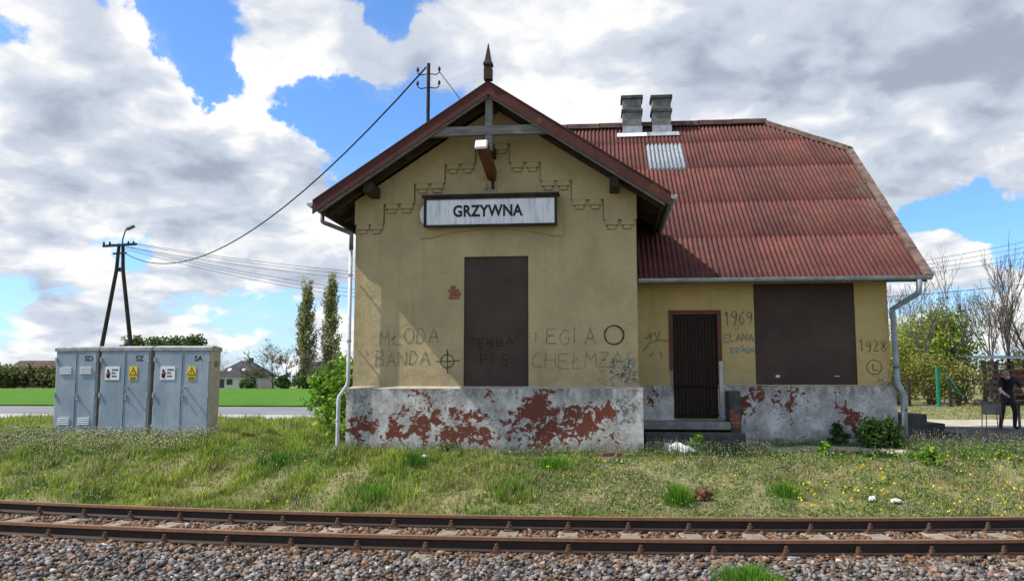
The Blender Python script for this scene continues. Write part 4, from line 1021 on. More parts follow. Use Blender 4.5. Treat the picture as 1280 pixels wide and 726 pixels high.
# low broad-leaved weeds
def weeds(N, x0, x1, y0, y1, size, hmax, pal_, flt=None):
    nc = N // 14; cx = rng.uniform(x0, x1, nc); cy = rng.uniform(y0, y1, nc)
    k = zone_ok(cx, cy)
    if flt is not None: k &= flt(cx, cy)
    cx, cy = cx[k], cy[k]; m = len(cx)
    idx = np.repeat(np.arange(m), 14); r = .07 * np.sqrt(rng.random(len(idx))) * 1.6; a = rng.random(len(idx)) * 6.283
    hh = np.repeat(rng.uniform(.3, 1, m), 14)
    X, Y = cx[idx] + r * np.cos(a), cy[idx] + r * np.sin(a); Z = gz(X, Y) + rng.random(len(idx)) * hmax * hh
    base = np.array(pal_)[rng.integers(0, len(pal_), m)][idx]
    return leafquads(np.stack([X, Y, Z], 1), size, base, .2, .35)
GP = [(.12, .23, .035), (.17, .29, .05), (.22, .29, .09), (.09, .17, .03)]
wp_ = [weeds(30000, -12, 9, 12, 15.7, .028, .10, GP, lambda x, y: rng.random(x.shape) < .35 + .65 * (1 - lush(x, y))),
       weeds(7000, -15, -5, 15.6, 20, .035, .14, GP), weeds(5000, 5.5, 9, 15.5, 17.4, .035, .16, GP), weeds(1800, .8, 5.7, 16.6, 17.15, .035, .16, GP), weeds(1500, -4.7, .8, 15.25, 15.5, .03, .16, GP),
       weeds(2200, .7, 5.7, 15.4, 15.9, .035, .12, GP)]
V, F, C = join(wp_)
tag(link('low_weeds', npmesh('low_weeds', V, F, 'leaf', C)), 'low broad-leaved weeds scattered through the grass', 'weeds', kind='stuff')
def flowers(N, flt, size, hmin, hmax, cols, x0=-13, x1=9.5, y0=12, y1=17.5, stem=True):
    X = rng.uniform(x0, x1, N); Y = rng.uniform(y0, y1, N); k = zone_ok(X, Y) & flt(X, Y); X, Y = X[k], Y[k]; n = len(X)
    h = rng.uniform(hmin, hmax, n); Z = gz(X, Y); L = np.stack([X, Y, Z + h], 1)
    base = np.array(cols)[rng.integers(0, len(cols), n)]
    V, F, C = leafquads(L, size, base, .0, .15, 1.0)
    V2, F2, C2 = leafquads(L + rng.normal(size=(n, 3)) * size * .4, size, base, .0, .15, 1.0)
    out = [(V, F, C), (V2, F2, C2)]
    if stem:
        w = .0022; S = np.stack([np.stack([X - w, Y, Z], 1), np.stack([X + w, Y, Z], 1), np.stack([X + w, Y, Z + h], 1), np.stack([X - w, Y, Z + h], 1)], 1)
        out.append((S.reshape(-1, 3), 4 * np.arange(n)[:, None] + np.array([[0, 1, 2, 3]]), np.tile(np.array([.16, .18, .07]), (4 * n, 1))))
    return join(out)
def pat(f, seed, thr): return lambda X, Y: fnoise(X, Y, f, seed) > thr
fl = [flowers(15000, lambda X, Y: (X > -1) & (fnoise(X, Y, 1.5, 41) > -.1), .014, .05, .16, [(.72, .73, .66), (.6, .62, .5)]),
      flowers(7000, pat(1.3, 43, .25), .016, .08, .22, [(.62, .62, .48), (.5, .48, .3)], -13, -1),
      flowers(5200, lambda X, Y: np.ones_like(X, bool), .019, .1, .3, [(.70, .68, .52), (.62, .56, .38)], -15, -8, 15.2, 17.45),
      flowers(1500, lambda X, Y: np.ones_like(X, bool), .012, .1, .34, [(.7, .7, .6)], 5.4, 9.5, 15.6, 17.6),
      flowers(900, lambda X, Y: np.ones_like(X, bool), .011, .1, .3, [(.7, .7, .6)], .7, 3, 15.3, 15.8),
      flowers(700, lambda X, Y: np.ones_like(X, bool), .011, .1, .26, [(.6, .6, .5)], -4.7, .8, 15.1, 15.48)]
V, F, C = join(fl); tag(link('white_wildflowers', npmesh('white_wildflowers', V, F, 'petal', C)), 'tiny white wildflower heads on thin stems in the grass', 'flowers', kind='stuff')
fl = [flowers(800, lambda X, Y: fnoise(X, Y, 1.1, 51) > .0, .034, .05, .14, [(.72, .55, .02), (.78, .66, .05)], -1, 9, 12.6, 15.8, False),
      flowers(60, lambda X, Y: np.ones_like(X, bool), .034, .08, .2, [(.75, .6, .03)], -12, -1, 12.2, 15, False)]
V, F, C = join(fl); tag(link('yellow_wildflowers', npmesh('yellow_wildflowers', V, F, 'petal', C)), 'small bright yellow flowers dotted over the grass', 'flowers', kind='stuff')
# grass tufts that stand out
def tuft(x, y, n, h, spread, label, colA=(.085, .23, .02), colB=(.17, .33, .04), z=None):
    r = np.minimum(np.abs(rng.normal(size=n)), 1.5) * spread; a = rng.random(n) * 6.283; X, Y = x + r * np.cos(a), y + r * np.sin(a)
    hh = h * rng.uniform(.45, 1.05, n) * np.exp(-(r / spread) ** 2 * .12); out = hh * rng.uniform(.1, .55, n)
    Z = np.full(n, g1(x, y) if z is None else z) - .01; w = .005 + .004 * rng.random(n); an = rng.random(n) * 6.283
    cx, cy = np.cos(an) * w, np.sin(an) * w; dx, dy = np.cos(a) * out, np.sin(a) * out
    V = np.stack([np.stack([X - cx, Y - cy, Z], 1), np.stack([X + cx, Y + cy, Z], 1), np.stack([X + dx * .35 + cx * .8, Y + dy * .35 + cy * .8, Z + hh * .62], 1), np.stack([X + dx * .35 - cx * .8, Y + dy * .35 - cy * .8, Z + hh * .62], 1), np.stack([X + dx, Y + dy, Z + hh], 1)], 1)
    b = 5 * np.arange(n)[:, None]; F = np.concatenate([b + np.array([[0, 1, 2]]), b + np.array([[0, 2, 3]]), b + np.array([[3, 2, 4]])], 0)
    t = rng.random((n, 1)); c = np.array(colA) * (1 - t) + np.array(colB) * t
    V = V.reshape(-1, 3) - np.array([x, y, Z[0]])
    o = link('grass_tuft', npmesh('grass_tuft', V, F, 'grass_blade', np.repeat(c, 5, 0)), None, (x, y, float(Z[0]))); return tag(o, label, 'grass tuft', 'grass tufts')
tuft(1.13, 12.95, 420, .36, .13, 'tall fresh green grass tuft beside the rusty lump near the far rail')
tuft(1.40, 8.62, 520, .22, .22, 'green grass tuft growing out of the ballast near the white cup', z=-.63)
tuft(-2.9, 7.95, 240, .10, .2, 'small yellowish grass tuft growing out of the ballast', (.2, .24, .04), (.3, .3, .07), z=-.64)
tuft(2.75, 13.4, 260, .26, .16, 'green grass tuft in the flowery turf in front of the door pier')
tuft(-5.7, 14.6, 420, .26, .22, 'dark green grass tuft in front of the white downpipe', (.05, .17, .015), (.1, .25, .03))
tuft(-3.25, 14.5, 420, .25, .2, 'dark green grass tuft below the boarded gable window', (.05, .16, .015), (.09, .22, .03))
tuft(-3.6, 13.1, 420, .22, .25, 'bright green grass tuft behind the far ballast edge', (.08, .25, .02), (.14, .33, .03))
tuft(-.8, 14.4, 420, .22, .22, 'bright green grass tuft below the peeling red patch of the plinth', (.08, .24, .02), (.14, .32, .03))
# leafy weeds and shrubs
def shrub(name, x, y, n, rx, ry, h, size, cols, label, cat='shrub', stems=6, shape=1., z=None, group=None):
    z0 = g1(x, y) if z is None else z
    t = thing(name, label, cat, (x, y, z0), 0, group)
    m = MB()
    tips = []
    for i in range(stems):
        a = random.random() * 6.28; r = random.uniform(.2, .8)
        p = Vector((rx * r * math.cos(a), ry * r * math.sin(a), h * random.uniform(.55, .95))); tips.append(p)
        m.tube([(p.x * .15, p.y * .15, -.03), (p.x * .5, p.y * .5, p.z * .5), p], [.012 * h + .004, .008 * h + .003, .003], 5)
    m.build('stem', 'bark', t)
    nc = max(8, n // 26); cc = rng.normal(size=(nc, 3)); cc /= np.linalg.norm(cc, axis=1)[:, None]; cc *= (rng.random(nc) ** .4)[:, None]
    cc = np.stack([cc[:, 0] * rx, cc[:, 1] * ry, h * (.52 + .46 * cc[:, 2])], 1)
    taper = np.clip(1.15 - (cc[:, 2] / h) * .45 * shape, .3, 1.2); cc[:, :2] *= taper[:, None]
    idx = rng.integers(0, nc, n); cr = min(rx, h) * .26
    P = cc[idx] + rng.normal(size=(n, 3)) * cr * np.array([.62, .62, .55]); P[:, 2] = np.maximum(P[:, 2], .01)
    base = np.array(cols)[rng.integers(0, len(cols), nc)][idx]
    V, F, C = leafquads(P, size, base, .2, .3)
    link('foliage', npmesh('foliage', V, F, 'leaf', C), t); return t
FRESH = [(.15, .30, .025), (.22, .38, .04), (.11, .22, .02), (.28, .42, .06)]
DARKG = [(.035, .085, .015), (.05, .11, .02), (.07, .14, .025)]
shrub('leafy_shrub', -5.55, 17.6, 3600, .62, .6, 1.75, .075, FRESH, 'bright green leafy shrub beside the white downpipe of the gable', 'shrub', 9, .6)
shrub('leafy_shrub', -5.2, 17.1, 900, .4, .35, .7, .07, FRESH, 'low bright green shrub at the foot of the taller shrub by the gable', 'shrub', 5, .5)
shrub('nettle_clump', 5.25, 16.75, 1500, .42, .25, .62, .055, DARKG, 'dark green nettle clump against the wing plinth by the grey downpipe', 'weed', 8, .9)
shrub('nettle_clump', 4.55, 16.85, 350, .2, .16, .42, .05, DARKG, 'small sparse dark weed clump below the wing window board', 'weed', 5, .8)
shrub('weed_clump', 5.55, 15.15, 620, .2, .18, .34, .04, FRESH, 'round fresh green weed clump in the turf near the grey downpipe', 'weed', 5, .4)
shrub('weed_clump', 1.72, 15.68, 380, .16, .12, .46, .045, FRESH, 'upright green weed beside the crumpled white bag by the steps', 'weed', 4, 1.4)
shrub('weed_clump', 3.95, 15.6, 300, .14, .1, .26, .04, FRESH, 'small green weed at the edge of the sandy strip under the wing window', 'weed', 4, .8)
shrub('weed_clump', 2.15, 15.7, 700, .42, .1, .28, .045, DARKG, 'dark mossy weed growth in front of the lowest doorstep', 'weed', 5, .4)
shrub('weed_clump', -2.75, 15.3, 300, .2, .1, .22, .035, DARKG, 'dark little weed at the foot of the gable plinth', 'weed', 4, .6)

# ------------------------------------------------------------------ litter
def lump(name, x, y, z, sx, sy, sz, mat, label, cat, seed, rz=0, amp=.25):
    bm = bmesh.new(); bmesh.ops.create_icosphere(bm, subdivisions=3, radius=1); r = random.Random(seed)
    off = [r.uniform(0, 6) for _ in range(6)]
    for v in bm.verts:
        k = 1 + amp * (math.sin(v.co.x * 4 + off[0]) * math.sin(v.co.y * 5 + off[1]) + .6 * math.sin(v.co.z * 7 + off[2] + v.co.x * 6)) + r.uniform(-.04, .04)
        v.co = Vector((v.co.x * sx * k, v.co.y * sy * k, max(v.co.z, -.55) * sz * k + sz * .5))
    me = bpy.data.meshes.new(name); bm.to_mesh(me); bm.free(); me.materials.append(MATS[mat])
    return tag(link(name, me, None, (x, y, z), (0, 0, rz)), label, cat)
o = lump('plastic_bag', 1.38, 15.62, g1(1.38, 15.62) + .06, .27, .10, .11, 'plastic_white', 'crumpled white plastic bag lying in front of the doorsteps', 'bag', 3, -.25, .16); o.rotation_euler[1] = .12
lump('litter', 4.05, 13.43, g1(4.05, 13.43) + .03, .05, .04, .04, 'plastic_white', 'small white litter scrap in the turf, the rounder of a pair', 'litter', 5)
lump('litter', 4.38, 13.37, g1(4.38, 13.37) + .03, .075, .045, .035, 'plastic_white', 'flat white litter scrap in the turf, the wider of a pair', 'litter', 6)
lump('rusty_lump', 1.5, 13.15, g1(1.5, 13.15) + .03, .13, .09, .09, 'rusty_lamp', 'rusty brown lump of scrap lying beside the tall grass tuft', 'scrap', 8)
lump('litter', -3.1, 14.75, g1(-3.1, 14.75) + .05, .05, .03, .03, 'plastic_white', 'white litter scrap near the plinth below the gable', 'litter', 9)
cup = thing('white_cup', 'small white plastic cup standing in the ballast', 'cup', (1.99, 9.42, -.60))
MB().tube([(0, 0, 0), (0, 0, .075)], [.032, .04], 14).build('wall', 'plastic_white', cup, smooth=False); MB().tube([(0, 0, .076), (0, 0, .083)], .043, 14).build('rim', 'zinc', cup)
slab = thing('concrete_slab', 'broken pale concrete slab with red brick scraps in the turf', 'slab', (.12, 14.9, g1(.12, 14.9)))
MB().box(-.17, .17, -.05, .28, -.04, .075).build('slab', 'pale_concrete', slab, bevel=.015)
for i in range(4): link('brick', bk, slab, (-.14 + .1 * i, -.12 - .05 * (i % 2), .07), (R(90), 0, .3 * i)).scale = (.9, 3, .8)

# ------------------------------------------------------------------ poles and wires
def wire(name, p, q, sag, r, label, group=None, n=22):
    p, q = Vector(p), Vector(q); pts = []
    for i in range(n + 1):
        t = i / n; v = p.lerp(q, t); v.z -= sag * 4 * t * (1 - t); pts.append(v)
    return tag(MB().tube([v - p for v in pts], r, 5).build(name, 'wire_black', None), label, 'wire', group), p
ap = thing('power_pole', 'dark A-frame power pole with a street lamp head above the cabinets', 'pole', (-30.25, 50, -.1)); AO = (-30.25, 50, -.1)
for sx in (-1, 1): MB().tube([(-30.25 + sx * 1.55, 50, -.2), (-30.3 + sx * .22, 50, 8.4), (-30.3 + sx * .13, 50, 10.1)], [.15, .12, .10], 10).build('leg', 'pole_wood', ap, AO)
MB().bar((-30.6, 50, 8.45), (-30.0, 50, 8.45), .12, .25).build('tie_block', 'pole_wood', ap, AO)
ca = MB().bar((-31.45, 49.9, 9.95), (-29.2, 49.9, 10.05), .14, .14).build('cross_arm', 'pole_wood', ap, AO)
MB().bar((-30.75, 49.9, 9.45), (-29.85, 49.9, 9.5), .1, .1).build('cross_arm', 'pole_wood', ap, AO)
for i, xx in enumerate((-31.4, -31.0, -29.75, -29.4)):
    MB().tube([(xx, 49.9, 10.0), (xx, 49.9, 10.1), (xx, 49.9, 10.25)], [.05, .075, .04], 8).build('insulator', 'iron_dark', ap, AO)
MB().tube([(-30.2, 50, 10.0), (-30.2, 50, 10.4), (-30.0, 49.9, 10.9), (-29.75, 49.8, 11.05)], .045, 6).build('lamp_arm', 'pole_wood', ap, AO)
MB().bar((-29.85, 49.8, 10.98), (-29.35, 49.8, 11.2), .28, .16).build('lamp_head', 'zinc_dark', ap, AO, bevel=.04)
hp = thing('power_pole', 'slim wooden power pole standing behind the station', 'pole', (2, 60, 0)); 
MB().tube([(0, 0, -.1), (0, 0, 9.2)], [.17, .12], 10).build('post', 'pole_wood', hp); MB().bar((-.9, 0, 8.6), (.9, 0, 8.6), .12, .12).build('cross_arm', 'pole_wood', hp)
def put_wire(p, q, sag, r, label, group=None):
    o, loc = wire('overhead_wire', p, q, sag, r, label, group); o.location = loc
put_wire((-30.1, 49.95, 9.55), (-4.82, 22.58, 10.18), 2.6, .026, 'thick black cable sagging from the A-frame pole up to the roof mast')
for i, (xx, z1) in enumerate(((-29.4, 8.6), (-29.75, 8.4), (-31.0, 8.2), (-29.6, 6.9), (-29.9, 6.6), (-30.4, 6.3))):
    put_wire((xx, 49.95, 10.12 - .25 * (i > 2)), (1.2 + .25 * i, 60, z1), .8 + .12 * i, .013, ['topmost', 'second from top', 'third from top', 'third from bottom', 'second from bottom', 'lowest'][i] + ' thin overhead wire running from the A-frame pole behind the station')
put_wire((-4.44, 22.6, 10.05), (1.8, 60, 8.7), .7, .012, 'thin wire leading from the roof mast down behind the gable roof')
for i in range(4):
    put_wire((1.3 + .45 * i, 60, 8.65 + .02 * i), (38, 62 + i, 13.2 - .42 * i), 1.5, .014, ['topmost', 'second highest', 'third highest', 'lowest'][i] + ' thin overhead wire crossing the sky right of the station roof')
put_wire((2.2, 59.9, 7.4), (40, 50, 9.6), 1.6, .02, 'lower dark wire passing behind the bare trees right of the station')

# ------------------------------------------------------------------ trees
def bare_tree(name, x, y, h, r0, label, levels=4, seed=1, spread=.55, nb=(3, 5), mat='bark', up=.35, group=None, trunk=.45, buds=None, twig=.009):
    rd = random.Random(seed); m = MB(); t = thing(name, label, 'tree', (x, y, g1(x, y)), 0, group); tips = []; tr = MB()
    def grow(p, d, L, r, lv, mb):
        k = 3; pts = [p]; rr = [r]; dd = d.copy()
        for i in range(k):
            dd = (dd + Vector((rd.uniform(-1, 1), rd.uniform(-1, 1), rd.uniform(-.3, .8) * up)) * .16).normalized()
            pts.append(pts[-1] + dd * L / k); rr.append(max(r * (1 - .45 * (i + 1) / k), twig))
        mb.tube(pts, rr, 8 if lv == 0 else (5 if lv < 2 else 3), cap=False)
        if lv >= levels: tips.extend(pts[1:]); return
        for b in range(rd.randint(*nb)):
            s = rd.uniform(.3, 1.0); q = pts[0].lerp(pts[-1], s) if False else pts[min(k, max(1, int(round(s * k))))]
            a = rd.uniform(0, 6.283); side = Vector((math.cos(a), math.sin(a), 0)); side = (side - dd * side.dot(dd))
            nd = (dd * (1 - spread) + side.normalized() * spread * rd.uniform(.7, 1.2) + Vector((0, 0, up * .4))).normalized()
            grow(q, nd, L * rd.uniform(.5, .78), rr[-1] * rd.uniform(.55, .8), lv + 1, m)
        grow(pts[-1], dd, L * rd.uniform(.6, .8), rr[-1], lv + 1, m)
    grow(Vector((0, 0, -.1)), Vector((rd.uniform(-.05, .05), rd.uniform(-.05, .05), 1)), h * trunk, r0, 0, tr)
    zmax = max(v[2] for v in m.v); s = h / zmax
    for mb in (m, tr): mb.v = [(a * s, b * s, c * s) for a, b, c in mb.v]
    tr.build('trunk', mat, t); cr = m.build('crown', mat, t)
    if buds:
        n, size, cols = buds; T = np.array([tuple(v * s) for v in tips]); P = T[rng.integers(0, len(T), n)] + rng.normal(size=(n, 3)) * .12 * h / 8
        V, F, C = leafquads(P, size, np.array(cols)[rng.integers(0, len(cols), n)], .2, .3); link('young_leaves', npmesh('young_leaves', V, F, 'leaf', C), t)
    return t
def poplar(x, y, h, w, label, seed):
    rd = random.Random(seed); t = thing('poplar_tree', label, 'tree', (x, y, g1(x, y)), 0, 'poplars'); m = MB(); tr = MB()
    tr.tube([(0, 0, -.2), (.1, 0, h * .3), (0, .1, h * .7), (0, 0, h * .98)], [.45, .34, .16, .03], 8); tr.build('trunk', 'bark_dark', t)
    P = []
    for i in range(150):
        z = h * (.10 + .84 * (i / 150) ** .9); f = z / h
        rad = w * (min(1, .35 + f * 2.6) if f < .28 else 1.08 - .85 * max(0, (f - .3) / .7) ** 1.5) * rd.uniform(.55, 1.1)
        a = rd.uniform(0, 6.283); L = h * rd.uniform(.08, .17); q = Vector((math.cos(a) * rad, math.sin(a) * rad, min(z + L, h * 1.02)))
        m.tube([(0, 0, z), (q.x * .7, q.y * .7, z + L * .4), q], [.09 * (1 - f) + .03, .05, .015], 4, cap=False)
        for k in range(40):
            s = rd.uniform(.35, 1.05); P.append((q.x * s + rd.gauss(0, .22), q.y * s + rd.gauss(0, .22), z + L * s * s + rd.gauss(0, .45)))
    m.build('branches', 'bark_dark', t); P = np.array(P)
    V, F, C = leafquads(P, .34, np.array([(.27, .27, .10), (.34, .33, .14), (.20, .20, .09), (.40, .36, .17)])[rng.integers(0, 4, len(P))], .4, .3)
    link('crown', npmesh('crown', V, F, 'leaf', C), t)
poplar(-68.4, 190, 23.2, 2.6, 'tall slim poplar standing clear of the gable, shorter of the pair', 4)
poplar(-62.4, 190, 25.0, 2.5, 'tall slim poplar next to the gable wall, taller of the pair', 5)
for i, (x, y, h, sd) in enumerate(((-86, 178, 11, 1), (-88.5, 186, 8, 2))):
    bare_tree('bare_tree', x, y, h, .2, ['wide bare tree in front of the dark roofed house', 'small bare tree at the end of the dark roofed house'][i], 4, sd, .62, (3, 4), 'bark', .3, twig=.03)
for i, (x, y, h, sd) in enumerate(((-77.5, 184, 9, 3), (-74.3, 186, 11.5, 4), (-72.2, 188, 9.5, 6), (-64.5, 184, 9, 7), (-60.8, 186, 8, 9))):
    bare_tree('budding_tree', x, y, h, .2, ['budding tree at the corner of the dark roofed house', 'tall budding tree between the house and the poplars', 'dark budding tree just before the poplars', 'thin tree between the two poplars', 'thin tree under the taller poplar'][i], 4, sd, .55, (3, 4), 'bark_dark', .35, buds=(420, .22, [(.17, .18, .07), (.23, .20, .10)]), twig=.03)
def bushrow(specs, name, cols, lab, size, grp):
    for i, (x, y, w, h) in enumerate(specs): shrub(name, x, y, int(900), w, w * .8, h, size, cols, lab[i] if isinstance(lab, list) else lab, 'bush', 6, .5, None, grp)
HEDGE = [(.10, .13, .04), (.14, .15, .05), (.19, .20, .06), (.12, .09, .05)]
bushrow([(-146 + 4.2 * i, 190 + random.uniform(-3, 3), 3.4, 5.2 + random.uniform(-.8, 1.2)) for i in range(6)], 'hedge_bush', HEDGE, 'olive brown hedge bush at the far edge of the green field, left of the cabinets', .6, 'far hedge beyond the field')
bushrow([(-81.5, 188, 1.6, 2.2), (-66.5, 183, 2.2, 3.6), (-60, 182, 2.5, 3.4), (-71, 184, 1.8, 3.4), (-57.5, 185, 2.6, 4.5)], 'garden_bush', [(.10, .16, .05), (.13, .20, .06)], ['low dark bush by the wall of the dark roofed house', 'round green bush at the foot of the poplars', 'green bush under the taller poplar', 'green garden bush in front of the grey barn', 'tall green bush against the grey barn end'], .4, None)
for i, (x, h) in enumerate(((-69.6, 8.2), (-66.3, 8.0), (-63.2, 8.1), (-60.4, 8.4))):
    t = thing('field_tree', ['far leafy tree top over the middle cabinet', 'far leafy tree top over the cabinet gap', 'far leafy tree top over the SA cabinet', 'rounded far tree top over the SA cabinet corner'][i], 'tree', (x, 120, -.1))
    MB().tube([(0, 0, -.2), (0, 0, h * .7)], [.25, .12], 7).build('trunk', 'bark_dark', t)
    n = 900; P = rng.normal(size=(n, 3)) * np.array([.75, .75, .55]) + np.array([0, 0, h - 1.1]); P[:, 2] = np.minimum(P[:, 2], h + .2)
    V, F, C = leafquads(P, .3, np.array([(.07, .11, .03), (.10, .15, .04)])[rng.integers(0, 2, n)], .2, .3); link('crown', npmesh('crown', V, F, 'leaf', C), t)
# far houses
def house(name, x, y, w, d, hw, hr, label, wall, roof, wins, hip=True):
    t = thing(name, label, 'house', (x, y, g1(x, y)))
    MB().box(-w / 2, w / 2, 0, d, -.3, hw).build('wall', wall, t)
    e = .6; k = (d / 2 if hip else 0)
    v = [(-w / 2 - e, -e, hw), (w / 2 + e, -e, hw), (w / 2 + e, d + e, hw), (-w / 2 - e, d + e, hw), (-w / 2 + k, d / 2, hw + hr), (w / 2 - k, d / 2, hw + hr)]
    rf = MB().add(v, [(0, 1, 5, 4), (1, 2, 5), (2, 3, 4, 5), (3, 0, 4), (3, 2, 1, 0)]).build('roof', roof, t)
    for (a, b, c, dd) in wins:
        o = MB().box(a, b, -.06, .02, c, dd).build('window', 'window_dark', t)
    return t, rf
t, rf = house('far_house', -84.6, 190, 11.5, 9, 2.9, 3.7, 'white bungalow with dark hipped roof across the field', 'house_white', 'house_roof', [(-4.6, -3.2, .2, 2.2), (-2.6, -1.2, .9, 2.2), (3.3, 4.2, .2, 2.1)])
for xx in (-2.6, .9): MB().add([(xx - .4, .95, 4.17), (xx + .4, .95, 4.17), (xx + .4, 1.75, 4.75), (xx - .4, 1.75, 4.75)], [(0, 1, 2, 3)]).build('roof_window', 'sign_white', rf)
MB().box(.9, 1.7, 4.2, 5, 5.4, 7.3).build('chimney', 'house_roof', rf)
house('far_barn', -64.5, 196, 15, 9, 3.1, 3.4, 'long grey barn behind the poplars', 'barn_grey', 'house_roof', [(-5, -3.8, 1, 2.2), (2, 3, 1, 2.2)], False)
house('far_shed', -147, 205, 13, 8, 4.2, 3.0, 'low brown roofed barn behind the far hedge', 'house_roof_red', 'house_roof_red', [(3.2, 4.2, 1.2, 2.2)], False)

# ------------------------------------------------------------------ right-hand yard
sd_ = thing('side_steps', 'dark concrete side steps descending from the right end of the station', 'steps', (6.3, 19.6, .1)); SO2 = (6.3, 19.6, .1)
for a, b in ((7.05, .64), (7.42, .44), (7.75, .25)): MB().box(5.73, a, 19.3 + .003 * b, 20.6 - .003 * b, -.1, b).build('step', 'dark_concrete', sd_, SO2, bevel=.012)
# grill
gr = thing('charcoal_grill', 'rusty grey box grill on thin legs standing left of the man', 'grill', (9.86, 22.7, g1(9.86, 22.7))); zg_ = g1(9.86, 22.7)
MB().box(-.19, .19, -.13, .13, .36, .66).build('fire_box', 'iron_grill' if 'iron_grill' in MATS else 'chimney_render', gr, bevel=.01)
MB().box(-.205, .205, -.145, .145, .663, .68).build('rim', 'zinc_dark', gr)
for a in (-.175, .175):
    for b in (-.115, .115): MB().tube([(a, b, .36), (a * 1.12, b * 1.12, -.02)], .013, 6).build('leg', 'zinc_dark', gr)
for i in range(7): MB().bar((-.18 + i * .06, -.14, .685), (-.18 + i * .06, .14, .685), .008, .008).build('grate_bar', 'iron_dark', gr)
lump('meat', 9.86, 22.7, zg_ + .69, .06, .045, .03, 'skin', 'piece of meat lying on the charcoal grill', 'meat', 12)
# table
tb = thing('garden_table', 'small dark garden table in front of the man', 'table', (11.0, 22.45, g1(11, 22.45)))
MB().box(-.55, .6, -.3, .3, .66, .70).build('table_top', 'iron_dark', tb, bevel=.008)
for a in (-.48, .52):
    for b in (-.25, .25): MB().bar((a, b, .66), (a, b, -.02), .05, .05).build('leg', 'zinc_dark', tb)
MB().box(-.5, .54, -.27, -.24, .52, .655).build('apron', 'door_frame_red', tb)
zt_ = g1(11, 22.45) + .70
o = thing('plate', 'white plate on the garden table', 'plate', (10.72, 22.42, zt_)); MB().tube([(0, 0, 0.001), (0, 0, .012), (0, 0, .02)], [.07, .11, .13], 16).build('dish', 'plastic_white', o)
lump('plastic_bag', 10.78, 22.35, g1(10.8, 22.4), .11, .1, .2, 'plastic_white', 'white bag on the ground under the garden table', 'bag', 21, 0, .12)
